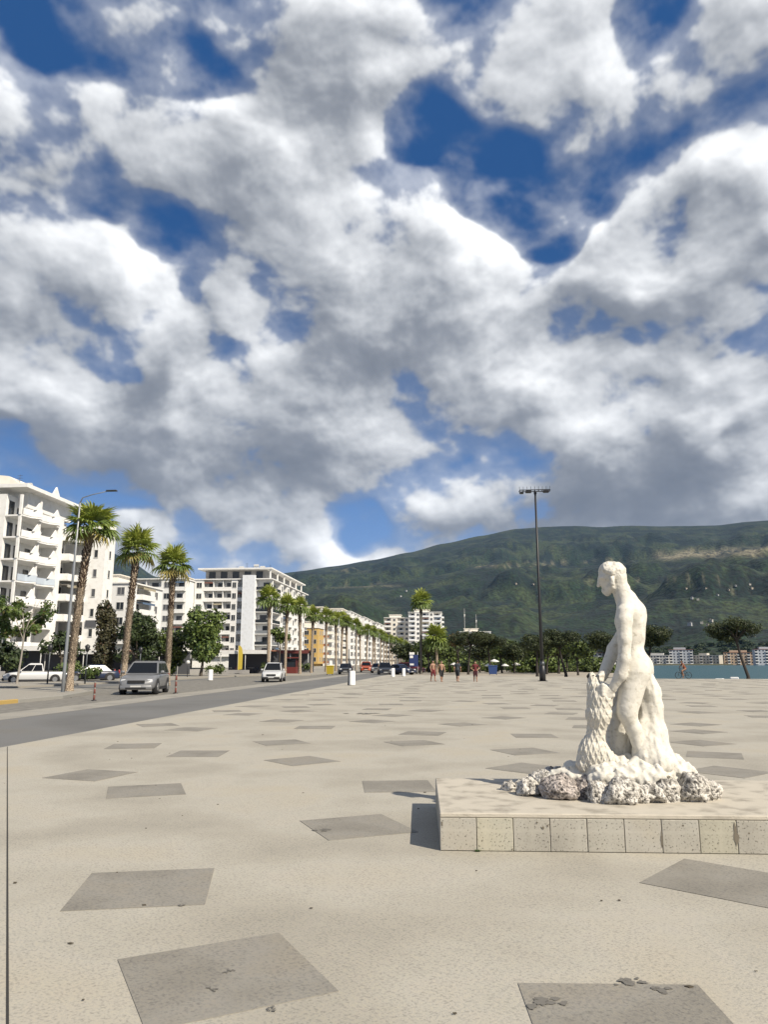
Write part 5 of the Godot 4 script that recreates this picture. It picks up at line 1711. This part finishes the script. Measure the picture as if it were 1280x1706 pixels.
	obj("grille", done(s), B.tyre, t)
	s = st_new()
	flat(s)
	bx(s, V(-0.26, 0.37, hl + 0.04), V(0.26, 0.45, hl + 0.062))
	obj("number_plate", done(s), B.frame, t)
	for sx in [-1.0, 1.0]:
		s = st_new()
		bevel_box(s, V(sx * 0.62 - 0.17, 0.57, hl - 0.36), V(sx * 0.62 + 0.17, 0.76, hl - 0.03), 0.05)
		obj("headlight", done(s), B.lens, t)
		s = st_new()
		bevel_box(s, V(sx * 0.76 - 0.07, 0.66, -hl - 0.012), V(sx * 0.76 + 0.07, 1.0, -hl + 0.12), 0.03)
		obj("tail_light", done(s), B.red, t)
		s = st_new()
		bevel_box(s, V(sx * 1.0 - 0.09, belt, f0 - 0.28), V(sx * 1.0 + 0.09, belt + 0.15, f0 - 0.16), 0.03)
		obj("mirror", done(s), paint, t)
		s = st_new()
		flat(s)
		bx(s, V(sx * wd - 0.03, 0.22, -hl + 1.2), V(sx * wd + 0.012, 0.34, hl - 1.2))
		obj("sill", done(s), B.tyre, t)
		if kind == "suv":
			s = st_new()
			tube(s, [V(sx * 0.60, roof - 0.02, -hl + 0.7), V(sx * 0.60, roof + 0.05, -hl + 0.85), V(sx * 0.60, roof + 0.05, hl - 2.4), V(sx * 0.60, roof - 0.02, hl - 2.25)], [0.02, 0.02, 0.02, 0.02], 6)
			obj("roof_rail", done(s), B.tyre, t)
		for z in [-hl + 0.82, hl - 0.86]:
			s = st_new()
			tube(s, [V(sx * (wd - 0.2), 0.36, z), V(sx * (wd + 0.014), 0.36, z)], [0.42, 0.42], 20)
			obj("wheel_arch", done(s), B.tyre, t)
			wheel(t, V(sx * (wd - 0.085), 0.345, z), 0.345, 0.22)
	return t

func build_cars() -> void:
	B.car_glass = mat(lin(0.012, 0.014, 0.018), 0.12)
	B.car_glass.metallic_specular = 0.3
	B.tyre = mat(lin(0.016, 0.016, 0.018), 0.8)
	B.rim = mat(lin(0.38, 0.39, 0.40), 0.35, 0.7)
	B.lens = mat(lin(0.62, 0.64, 0.66), 0.12)
	B.red = mat(lin(0.30, 0.015, 0.012), 0.25)
	var paint := func(c: Color, metal := 0.0) -> StandardMaterial3D:
		var m := mat(c, 0.38, metal)
		m.clearcoat_enabled = true
		m.clearcoat = 0.4
		m.clearcoat_roughness = 0.08
		return m
	var silver: Material = paint.call(lin(0.27, 0.275, 0.285), 0.35)
	var white: Material = paint.call(lin(0.64, 0.65, 0.66))
	var dark: Material = paint.call(lin(0.018, 0.022, 0.032))
	var navy: Material = paint.call(lin(0.014, 0.026, 0.070))
	var orange: Material = paint.call(lin(0.42, 0.075, 0.022))
	var maroon: Material = paint.call(lin(0.11, 0.014, 0.022))
	var grey_: Material = paint.call(lin(0.16, 0.17, 0.18))
	car("parked_car", "silver SUV driving towards the viewer on the far side of the road", "car", V(-16.35, 0, -39.2), 0.19, silver)
	car("parked_car", "white pickup parked under the young tree at the left edge", "pickup", V(-32.9, -0.02, -57.2), -1.02, white, "pickup").scale = Vector3.ONE * 0.88
	car("parked_car", "dark navy car half hidden behind the first palm's trunk", "car", V(-30.2, -0.02, -61.0), -0.9, navy, "sedan")
	var p := car("parked_car", "pale silver pickup with a roof rack, coming down the road beyond the SUV", "pickup", V(-15.3, 0, -63.5), 0.13, white, "pickup")
	p.scale = Vector3.ONE * 0.9
	var s := st_new()
	flat(s)
	for k in 4: bx(s, V(-0.6, 1.78, -0.3 + k * 0.3), V(0.6, 1.81, -0.26 + k * 0.3))
	for sx in [-0.6, 0.6]: bx(s, V(sx - 0.02, 1.70, -0.4), V(sx + 0.02, 1.80, 0.72))
	obj("roof_rack", done(s), B.tyre, p)
	car("parked_car", "black car beside the yellow bin, left of the orange car", "car", V(-14.9, 0, -103.0), 0.1, dark, "sedan")
	car("parked_car", "orange red car far down the road above the white bollard", "car", V(-14.6, 0, -124.0), 0.1, orange, "suv")
	car("parked_car", "black SUV parked behind the second white bollard", "car", V(-9.4, -0.1, -101.0), 0.15, dark, "suv")
	car("parked_car", "dark blue car parked behind the third white bollard", "car", V(-7.7, -0.1, -106.5), 0.9, navy, "sedan")
	car("parked_car", "maroon car parked left of the blue and white sign", "car", V(-6.9, -0.1, -118.0), 1.2, maroon, "suv")
	car("parked_car", "grey car far down the road between the orange car and the black SUV", "car", V(-11.9, 0, -116.0), 0.05, grey_, "sedan")

# ---------------------------------------------------------------- street furniture, canopies, people
func part_tube(called: String, t: Node3D, pts: Array, radii: Array, m: Material, n := 8) -> MeshInstance3D:
	var s := st_new()
	tube(s, pts, radii, n)
	return obj(called, done(s), m, t)

func part_box(called: String, t: Node3D, lo: Vector3, hi: Vector3, m: Material, bevel := 0.0) -> MeshInstance3D:
	var s := st_new()
	flat(s)
	if bevel > 0: bevel_box(s, lo, hi, bevel)
	else: bx(s, lo, hi)
	return obj(called, done(s), m, t)

func build_mast() -> void:
	var t := thing("lamp_mast", "tall black floodlight mast with a flat lamp rack rising behind the plaza", "lamp post", V(7.33, 0, -66.3))
	part_tube("pole", t, [V(0, 1.6, 0), V(0, 6, 0), V(0, 16.4, 0)], [0.15, 0.13, 0.085], M.black, 10)
	part_tube("base_sleeve", t, [V(0, 0.02, 0), V(0, 1.25, 0), V(0, 1.3, 0), V(0, 1.72, 0)], [0.27, 0.26, 0.20, 0.19], M.black, 12)
	part_tube("collar", t, [V(0, 1.30, 0), V(0, 1.62, 0)], [0.225, 0.215], M.steel, 12)
	part_box("base_plate", t, V(-0.38, 0, -0.38), V(0.38, 0.05, 0.38), M.black)
	part_box("bracket", t, V(0.05, 8.75, -0.05), V(0.42, 8.85, 0.05), M.steel)
	var s := st_new()
	flat(s)
	for z in [-0.35, 0.35]: bx(s, V(-1.42, 16.57, z - 0.03), V(1.30, 16.64, z + 0.03))
	for k in 9: bx(s, V(-1.42 + k * 0.335, 16.56, -0.31), V(-1.36 + k * 0.335, 16.62, 0.31))
	bx(s, V(-0.12, 16.3, -0.12), V(0.12, 16.55, 0.12))
	for k in 9: bx(s, V(-1.42 + k * 0.335, 16.66, 0.33), V(-1.39 + k * 0.335, 16.92, 0.36))
	obj("lamp_rack", done(s), M.black, t)
	for x in [-0.62, 0.92]: part_box("floodlight", t, V(x - 0.26, 16.36, 0.05), V(x + 0.26, 16.54, 0.5), M.black, 0.04)
	part_box("floodlight", t, V(-1.36, 16.40, -0.45), V(-1.0, 16.55, -0.05), M.steel, 0.04)

func street_lamp(at: Vector3, h: float, label: String) -> Node3D:
	var t := thing("street_lamp", label, "street lamp", at, 0, "grey street lamps along the road")
	part_tube("pole", t, [V(0, 0, 0), V(0, 1.1, 0), V(0.05, h * 0.55, 0), V(0.10, h - 0.55, 0)], [0.095, 0.085, 0.065, 0.045], B.rail, 10)
	part_tube("arm", t, [V(0.10, h - 0.6, 0), V(0.22, h - 0.28, 0), V(0.75, h - 0.12, 0), V(1.75, h + 0.08, 0)], [0.036, 0.03, 0.026, 0.022], B.rail, 8)
	part_box("lamp_head", t, V(1.5, h + 0.03, -0.11), V(2.1, h + 0.11, 0.11), M.steel, 0.04)
	part_box("base_plate", t, V(-0.2, 0, -0.2), V(0.2, 0.04, 0.2), B.rail)
	return t

func build_street() -> void:
	build_mast()
	var l0 := street_lamp(V(-19.75, 0.1, -37.1), 10.3, "tall grey street lamp with long arm at left, beside the first palm")
	var zs := [-112.0, -132.0, -152.0, -174.0, -198.0, -224.0, -252.0]
	for k in zs.size():
		dup(l0, V(-17.4, 0, zs[k]), PI * (k % 2), "far street lamp among the palm row, " + ["nearest", "second", "third", "fourth", "fifth", "sixth", "farthest"][k] + " of the far ones", 0.82)
	# small lantern posts
	var lp := thing("lantern_post", "short dark lantern post in front of the navy car", "lamp post", V(-26.1, 0.1, -52.0), 0, "short lantern posts")
	part_tube("pole", lp, [V(0, 0, 0), V(0, 2.2, 0)], [0.055, 0.045], M.steel, 8)
	part_tube("lantern", lp, [V(0, 2.2, 0), V(0, 2.3, 0), V(0, 2.62, 0), V(0, 2.75, 0)], [0.06, 0.13, 0.19, 0.03], M.black, 8)
	dup(lp, V(-28.6, 0.1, -51.5), 0, "slim lantern post between the young tree and the street lamp")
	dup(lp, V(-26.0, 0.1, -61.0), 0, "slim lantern post left of the second palm's foot")
	var gl := thing("globe_lamp", "white globe lamp on a short post before the round leafy tree", "lamp post", V(-27.3, 0.1, -76.0))
	part_tube("pole", gl, [V(0, 0, 0), V(0, 1.3, 0)], [0.04, 0.04], M.black, 8)
	var sm := SphereMesh.new()
	sm.radius = 0.2
	sm.height = 0.4
	sm.radial_segments = 16
	sm.rings = 10
	obj("globe", sm, M.white, gl, V(0, 1.48, 0))
	# white bollards
	var rows := [[-7.24, -53.2, 1.02, "nearest white bollard at the plaza's road edge beside a thin dark pole"], [-6.85, -83.2, 0.95, "second white bollard, in front of the black SUV"], [-5.9, -86.5, 0.9, "third white bollard, right of the second one"], [-21.6, -66.0, 0.95, "white bollard across the road left of the silver pickup"]]
	var b0: Node3D
	for q in rows:
		if b0 == null:
			b0 = thing("bollard", q[3], "bollard", V(q[0], 0, q[1]), 0, "white bollards")
			part_tube("shaft", b0, [V(0, 0, 0), V(0, 0.04, 0), V(0, 0.96, 0), V(0, 1.0, 0)], [0.24, 0.215, 0.205, 0.16], B.white, 16)
			part_tube("foot_ring", b0, [V(0, 0, 0), V(0, 0.05, 0)], [0.27, 0.26], M.kerb, 16)
		else:
			dup(b0, V(q[0], 0, q[1]), 0, q[3], q[2])
	var pole := thing("sign_pole", "thin dark pole standing beside the nearest white bollard", "pole", V(-7.55, 0, -53.6))
	part_tube("pole", pole, [V(0, 0, 0), V(0, 2.5, 0)], [0.04, 0.035], M.black, 8)
	part_tube("foot", pole, [V(0, 0, 0), V(0, 0.25, 0)], [0.07, 0.06], M.black, 8)
	# red and white flexible posts
	var r0 := thing("marker_post", "red marker post with pale bands on the kerb left of the SUV", "post", V(-15.35, 0, -31.5), 0, "red marker posts")
	var red := mat(lin(0.20, 0.065, 0.05), 0.7)
	for k in 3: part_tube("shaft", r0, [V(0, 0.03 + k * 0.25, 0), V(0, 0.23 + k * 0.25, 0)], [0.042, 0.042], red, 10)
	for k in 3: part_tube("pale_band", r0, [V(0, 0.231 + k * 0.25, 0), V(0, 0.279 + k * 0.25, 0)], [0.043, 0.043], M.kerb, 10)
	part_tube("foot", r0, [V(0, 0, 0), V(0, 0.03, 0)], [0.11, 0.10], M.black, 10)
	dup(r0, V(-14.6, 0, -39.0), 0, "red marker post with pale bands right of the silver SUV", 1.25)
	# shaded terraces of the cafes under the blocks
	terrace("cafe_terrace", "long brown roofed terrace behind the navy car", V(-43.0, 0.1, -87.0), 9.5, 4.5, 2.75, B.terracotta, 1)
	terrace("cafe_terrace", "dark roofed terrace behind the silver SUV, under the dense trees", V(-36.6, 0.1, -90.5), 7.2, 4.0, 2.7, B.shutter, 2)
	terrace("cafe_terrace", "reddish brown terrace with people, right of the round leafy tree", V(-27.4, 0.1, -99.5), 6.8, 4.0, 2.9, B.terracotta, 3)
	terrace("cafe_terrace", "dark red terrace behind the silver pickup, under the first distant palm", V(-24.4, 0.1, -113.0), 5.6, 4.0, 3.1, mat(lin(0.16, 0.035, 0.03), 0.8), 4)
	terrace("cafe_terrace", "dark low arcade at the left picture edge behind the white pickup", V(-51.0, 0.1, -84.0), 9.5, 5.0, 3.1, B.shutter, 5)
	var ban := thing("banner", "tall yellow feather banner before the reddish terrace", "banner", V(-28.2, 0.1, -97.0))
	part_tube("pole", ban, [V(0, 0, 0), V(0, 3.6, 0)], [0.03, 0.02], B.frame, 6)
	var s := st_new()
	flat(s)
	prism(s, PackedVector2Array([Vector2(0.03, 0.5), Vector2(0.6, 0.6), Vector2(0.62, 2.6), Vector2(0.5, 3.3), Vector2(0.25, 3.6), Vector2(0.03, 3.6)]), -0.012, 0.012)
	obj("cloth", done(s), mat(lin(0.68, 0.52, 0.07), 0.8), ban)
	part_box("foot", ban, V(-0.3, 0, -0.3), V(0.3, 0.06, 0.3), M.black)
	var ki := thing("kiosk", "small red kiosk behind the silver pickup's right side", "kiosk", V(-21.9, 0.0, -101.0))
	var kr := mat(lin(0.17, 0.03, 0.022), 0.6)
	part_box("base", ki, V(-0.7, 0, -0.6), V(0.7, 0.95, 0.6), kr)
	for e in [[-0.66, -0.56], [0.66, -0.56], [-0.66, 0.56], [0.66, 0.56]]: part_box("post", ki, V(e[0] - 0.04, 0.951, e[1] - 0.04), V(e[0] + 0.04, 2.1, e[1] + 0.04), kr)
	part_box("roof", ki, V(-0.95, 2.101, -0.85), V(0.95, 2.25, 0.85), kr)
	part_box("glazing", ki, V(-0.6, 0.951, -0.5), V(0.6, 2.0, 0.5), B.glass)
	bin("yellow_bin", "yellow waste container on the far pavement beside the black car", V(-15.9, 0, -96.0), mat(lin(0.50, 0.38, 0.03), 0.5), 0.85)
	bin("blue_bin", "blue waste container under the pines, right of the woman in red", V(4.6, 0, -97.0), mat(lin(0.03, 0.07, 0.22), 0.5), 1.1)
	var sg := thing("sign_board", "blue and white sign boards on posts left of the lone palm", "sign", V(-5.9, -0.1, -107.5))
	for x in [-0.55, 0.55]: part_tube("post", sg, [V(x, 0, 0), V(x, 3.1, 0)], [0.04, 0.04], B.frame, 6)
	part_box("panel", sg, V(-0.62, 1.1, 0.05), V(0.62, 2.7, 0.10), mat(lin(0.025, 0.045, 0.16), 0.5))
	part_box("white_strip", sg, V(-0.55, 2.25, 0.101), V(-0.1, 2.6, 0.12), B.white)
	part_box("white_strip", sg, V(-0.55, 1.25, 0.101), V(0.0, 1.5, 0.12), B.white)
	part_box("white_panel", sg, V(-0.62, 2.72, 0.05), V(0.1, 3.05, 0.10), B.white)
	# beach parasols, far off
	var u0: Node3D
	rng.seed = 404
	var words := ["white", "white", "cream", "white", "straw", "white"]
	for k in 26:
		var x := rng.randf_range(-2.0, 34.0)
		var z := rng.randf_range(-118, -190)
		if x > 17.0 - (z + 78) * 0.19: continue
		if u0 == null:
			u0 = thing("parasol", "small white parasol far off on the beach under the trees", "parasol", V(x, -0.12, z), 0, "parasols on the beach")
			part_tube("pole", u0, [V(0, 0, 0), V(0, 2.2, 0)], [0.03, 0.03], B.frame, 6)
			part_tube("canopy", u0, [V(0, 1.75, 0), V(0, 1.9, 0), V(0, 2.3, 0)], [0.95, 0.9, 0.04], B.slab, 10)
		else:
			dup(u0, V(x, -0.12, z), rng.randf() * TAU, "small white parasol far off on the beach under the trees", rng.randf_range(0.6, 0.85))
	var boat := thing("boat", "small blue motor boat on the sea right of the leaning pine", "boat", V(42.5, -1.95, -122.0), 1.3)
	s = st_new()
	loft(s, [[V(-0.6, 0, -2), V(-0.75, 0.65, -2), V(0.75, 0.65, -2), V(0.6, 0, -2)], [V(-0.7, 0, 0), V(-0.95, 0.65, 0), V(0.95, 0.65, 0), V(0.7, 0, 0)], [V(-0.3, 0.05, 1.6), V(-0.6, 0.75, 1.6), V(0.6, 0.75, 1.6), V(0.3, 0.05, 1.6)], [V(-0.02, 0.3, 2.5), V(-0.06, 0.85, 2.5), V(0.06, 0.85, 2.5), V(0.02, 0.3, 2.5)]])
	obj("hull", done(s), mat(lin(0.04, 0.10, 0.32), 0.4), boat)
	part_box("cabin", boat, V(-0.5, 0.6, -0.7), V(0.5, 1.3, 0.5), B.white, 0.08)
	dup(boat, V(39.0, -1.95, -118.0), 0.9, "small blue motor boat on the sea left of the leaning pine's trunk", 0.9)

func bin(called: String, label: String, at: Vector3, m: Material, w: float) -> void:
	var t := thing(called, label, "bin", at)
	var s := st_new()
	flat(s)
	loft(s, [[V(-w * 0.42, 0.12, -0.4), V(-w * 0.5, 1.05, -0.45), V(w * 0.5, 1.05, -0.45), V(w * 0.42, 0.12, -0.4)], [V(-w * 0.42, 0.12, 0.4), V(-w * 0.5, 1.05, 0.45), V(w * 0.5, 1.05, 0.45), V(w * 0.42, 0.12, 0.4)]])
	obj("tub", done(s), m, t)
	part_box("lid", t, V(-w * 0.53, 1.051, -0.48), V(w * 0.53, 1.18, 0.48), m, 0.04)
	for e in [-1, 1]: part_tube("wheel", t, [V(e * w * 0.40 - 0.03, 0.09, 0.3), V(e * w * 0.40 + 0.03, 0.09, 0.3)], [0.09, 0.09], M.black, 10)

func terrace(called: String, label: String, at: Vector3, w: float, d: float, h: float, roof_m: Material, sd: int) -> void:
	var t := thing(called, label, "cafe terrace", at, 0, "cafe terraces under the blocks")
	var g := RandomNumberGenerator.new()
	g.seed = sd
	part_box("roof", t, V(-w / 2, h, -d / 2), V(w / 2, h + 0.14, d / 2), roof_m)
	part_box("fascia", t, V(-w / 2, h - 0.35, d / 2 + 0.002), V(w / 2, h + 0.12, d / 2 + 0.05), B.slab if sd != 4 else roof_m)
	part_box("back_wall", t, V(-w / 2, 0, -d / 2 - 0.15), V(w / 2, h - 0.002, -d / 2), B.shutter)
	var n := int(w / 2.3)
	for k in n + 1:
		part_tube("post", t, [V(-w / 2 + 0.1 + k * (w - 0.2) / n, 0, d / 2 - 0.1), V(-w / 2 + 0.1 + k * (w - 0.2) / n, h - 0.002, d / 2 - 0.1)], [0.06, 0.06], B.frame, 6)
	part_box("planter", t, V(-w / 2 + 0.3, 0, d / 2 + 0.15), V(w * 0.1, 0.5, d / 2 + 0.55), B.shade)
	for k in n:
		var x := -w / 2 + 0.9 + k * (w - 1.2) / n
		var c := mat([lin(0.10, 0.02, 0.03), lin(0.05, 0.05, 0.07), lin(0.30, 0.27, 0.22), lin(0.03, 0.06, 0.14)][g.randi() % 4], 0.8)
		var tb := thing("cafe_table", ORD[k] + " round cafe table with chairs from the left under the " + label.split(" terrace")[0].split(" arcade")[0] + (" arcade" if "arcade" in label else " terrace"), "table", at + V(x, 0, g.randf_range(-0.5, 1.2)), g.randf(), "cafe tables under the terraces")
		part_tube("top", tb, [V(0, 0.72, 0), V(0, 0.76, 0)], [0.42, 0.42], B.frame, 12)
		part_tube("leg", tb, [V(0, 0, 0), V(0, 0.72, 0)], [0.03, 0.03], M.black, 6)
		for e in [-1, 1]:
			part_box("seat", tb, V(e * 0.75 - 0.22, 0.42, -0.22), V(e * 0.75 + 0.22, 0.47, 0.22), c)
			part_box("backrest", tb, V(e * 0.97 - 0.03, 0.471, -0.22), V(e * 0.97 + 0.03, 0.9, 0.22), c)
			for q in [-0.2, 0.2]:
				part_box("seat_leg", tb, V(e * 0.75 - 0.2, 0, q - 0.02), V(e * 0.75 - 0.16, 0.42, q + 0.02), M.black)
				part_box("seat_leg", tb, V(e * 0.75 + 0.16, 0, q - 0.02), V(e * 0.75 + 0.2, 0.42, q + 0.02), M.black)

# a person: joints in metres, facing +z; stride opens the legs, arms: 0 hanging, 1 hands at the waist
func person(label: String, at: Vector3, turn: float, h: float, stride: float, arms: int, skin: Color, top: Color, legs: Color, hair: Color, bare := false, long := false) -> Node3D:
	var t := thing("person", label, "person", at, turn)
	var k := h / 1.75
	var hip := 0.90
	var tor := [0, 1.00, 0, 0.135, 0, 1.22, 0.01, 0.125, -0.05, 1.36, 0, 0.125, 0.05, 1.36, 0, 0.125, -0.07, 0.95, 0, 0.115, 0.07, 0.95, 0, 0.115, -0.13, 1.41, 0, 0.06, 0.13, 1.41, 0, 0.06]
	var neck := [0, 1.44, 0, 0.052, 0, 1.53, 0.01, 0.05, 0, 1.635, 0.015, 0.088, 0, 1.66, -0.01, 0.092, 0, 1.58, 0.04, 0.055, 0, 1.57, 0.055, 0.045, 0, 1.61, 0.10, 0.016, 0, 1.60, 0.105, 0.016]
	var leg := []
	var arm := []
	var thigh := []
	for sx in [-1.0, 1.0]:
		var st: float = stride * sx
		var kn := [sx * 0.10, 0.50, st * 0.14 + 0.05]
		var an := [sx * 0.10, 0.09, st * 0.30 - 0.02]
		thigh.append_array([sx * 0.09, hip, 0, 0.095, kn[0], kn[1], kn[2], 0.062])
		leg.append_array([kn[0], kn[1], kn[2], 0.058, kn[0], 0.32, kn[2] * 0.6 + an[2] * 0.4 - 0.02, 0.056, kn[0], 0.32, kn[2] * 0.6 + an[2] * 0.4 - 0.02, 0.056, an[0], an[1], an[2], 0.038, an[0], 0.06, an[2], 0.045, an[0] + sx * 0.02, 0.035, an[2] + 0.16, 0.035])
		var el := [sx * 0.26, 1.13, -0.04 - st * 0.08]
		var ha := [sx * 0.25, 0.88, 0.06 - st * 0.15]
		if arms == 1:
			el = [sx * 0.36, 1.14, -0.06]
			ha = [sx * 0.17, 1.00, 0.10]
		arm.append_array([sx * 0.18, 1.40, 0, 0.055, el[0], el[1], el[2], 0.042, el[0], el[1], el[2], 0.042, ha[0], ha[1], ha[2], 0.03, ha[0], ha[1], ha[2], 0.032, ha[0] - sx * 0.01, ha[1] - 0.09, ha[2] + 0.03, 0.022])
	var all := tor + neck + thigh + leg + arm
	var body := sdf_mesh(all, 0.022, 0.05)
	var grow := func(l: Array, e: float) -> Array:
		var o := l.duplicate()
		for i in range(3, o.size(), 4): o[i] += e
		return o
	var sm := mat(skin, 0.6)
	var b := obj("body", body, sm, t)
	b.scale = Vector3.ONE * k
	if not bare:
		var sl := []
		for i in [0, 1]:
			var a: Array = arm.slice(i * 24, i * 24 + 8)
			a[4] = lerpf(a[0], a[4], 0.6)
			a[5] = lerpf(a[1], a[5], 0.6)
			a[6] = lerpf(a[2], a[6], 0.6)
			sl.append_array(a)
		obj("shirt", sdf_mesh(grow.call(tor + sl, 0.016), 0.022, 0.05), mat(top, 0.85), t).scale = Vector3.ONE * k
	var tr: Array = grow.call([-0.07, 0.96, 0, 0.115, 0.07, 0.96, 0, 0.115] + thigh + (leg.slice(0, 16) + leg.slice(24, 40) if long else []), 0.02)
	obj("trousers" if long else "shorts", sdf_mesh(tr, 0.022, 0.04), mat(legs, 0.85), t).scale = Vector3.ONE * k
	obj("hair", sdf_mesh([0, 1.67, -0.02, 0.098, 0, 1.685, -0.01, 0.097, 0, 1.62, -0.05, 0.07, 0, 1.66, -0.04, 0.08], 0.018, 0.03), mat(hair, 0.8), t).scale = Vector3.ONE * k
	return t

func build_people() -> void:
	var tan_ := lin(0.40, 0.23, 0.155)
	var brown := lin(0.30, 0.165, 0.105)
	person("bare chested walker in dark red shorts, leftmost of the walkers on the plaza", V(-1.95, 0, -65.0), 0.5, 1.74, 0.7, 0, tan_, tan_, lin(0.16, 0.02, 0.025), lin(0.03, 0.02, 0.015), true)
	person("bare chested walker in black shorts, second from left on the plaza", V(-1.2, 0, -63.2), 0.3, 1.70, -0.9, 0, tan_, tan_, lin(0.02, 0.02, 0.022), lin(0.03, 0.02, 0.015), true)
	person("walker in dark slate shirt and shorts between the bare chested pair and the woman", V(0.12, 0, -64.2), 2.9, 1.76, 0.6, 0, tan_, lin(0.045, 0.055, 0.07), lin(0.03, 0.035, 0.045), lin(0.02, 0.015, 0.012))
	person("woman in dark red top and skirt with hands at her waist, rightmost walker", V(1.58, 0, -63.8), 0.1, 1.68, 0.3, 1, tan_, lin(0.14, 0.02, 0.025), lin(0.06, 0.012, 0.02), lin(0.03, 0.018, 0.012))
	# cyclist by the water
	var at := V(21.9, 0, -76.6)
	var bi := thing("bicycle", "dark bicycle ridden along the water's edge behind the statue", "bicycle", at, -1.35)
	var ring := func(z: float) -> Array:
		var o := []
		for k in 21: o.append(V(0, 0.34 + 0.32 * sin(TAU * k / 20), z + 0.32 * cos(TAU * k / 20)))
		return o
	for z in [-0.52, 0.52]:
		var r := []
		r.resize(21)
		r.fill(0.026)
		var wh := part_tube("wheel", bi, ring.call(z), r, M.black, 6)
		for k in 6: part_tube("spoke", wh, [V(0, 0.34, z), V(0, 0.34 + 0.31 * sin(TAU * k / 6), z + 0.31 * cos(TAU * k / 6))], [0.006, 0.006], M.steel, 4)
	var fr := st_new()
	for e in [[V(0, 0.34, -0.52), V(0, 0.32, -0.08)], [V(0, 0.32, -0.08), V(0, 0.82, -0.22)], [V(0, 0.34, -0.52), V(0, 0.80, -0.21)], [V(0, 0.32, -0.08), V(0, 0.80, 0.34)], [V(0, 0.80, -0.21), V(0, 0.86, 0.33)], [V(0, 0.98, 0.32), V(0, 0.34, 0.52)], [V(-0.26, 1.0, 0.28), V(0.26, 1.0, 0.28)]]:
		tube(fr, e, [0.018, 0.018], 6)
	obj("frame", done(fr), M.black, bi)
	part_box("saddle", bi, V(-0.07, 0.86, -0.36), V(0.07, 0.91, -0.10), M.black, 0.02)
	var rd := thing("person", "cyclist in a rusty orange top riding past the sea behind the statue", "person", at, -1.35)
	var tor := [0, 0.98, -0.20, 0.13, 0, 1.20, -0.10, 0.12, -0.06, 1.38, 0.02, 0.11, 0.06, 1.38, 0.02, 0.11, -0.14, 1.40, 0.04, 0.06, 0.14, 1.40, 0.04, 0.06]
	var limbs := []
	for sx in [-1.0, 1.0]:
		limbs.append_array([sx * 0.17, 1.38, 0.05, 0.05, sx * 0.24, 1.18, 0.17, 0.04, sx * 0.24, 1.18, 0.17, 0.04, sx * 0.22, 1.02, 0.28, 0.032])
		var kz := 0.18 if sx > 0 else 0.10
		var ky := 0.78 if sx > 0 else 0.58
		limbs.append_array([sx * 0.08, 0.94, -0.19, 0.09, sx * 0.10, ky, kz, 0.06, sx * 0.10, ky, kz, 0.055, sx * 0.10, ky - 0.42, kz - 0.16, 0.04, sx * 0.10, ky - 0.44, kz - 0.17, 0.04, sx * 0.10, ky - 0.46, kz - 0.02, 0.03])
	var hd := [0, 1.44, 0.06, 0.05, 0, 1.53, 0.09, 0.05, 0, 1.64, 0.11, 0.09, 0, 1.66, 0.09, 0.09, 0, 1.58, 0.15, 0.05, 0, 1.60, 0.19, 0.02]
	obj("body", sdf_mesh(tor + limbs + hd, 0.022, 0.05), mat(brown, 0.6), rd)
	var sh := tor.duplicate()
	for i in range(3, sh.size(), 4): sh[i] += 0.016
	obj("shirt", sdf_mesh(sh, 0.022, 0.05), mat(lin(0.24, 0.07, 0.035), 0.85), rd)
	obj("hair", sdf_mesh([0, 1.68, 0.07, 0.095, 0, 1.67, 0.09, 0.092], 0.02, 0.03), mat(lin(0.02, 0.015, 0.012), 0.8), rd)
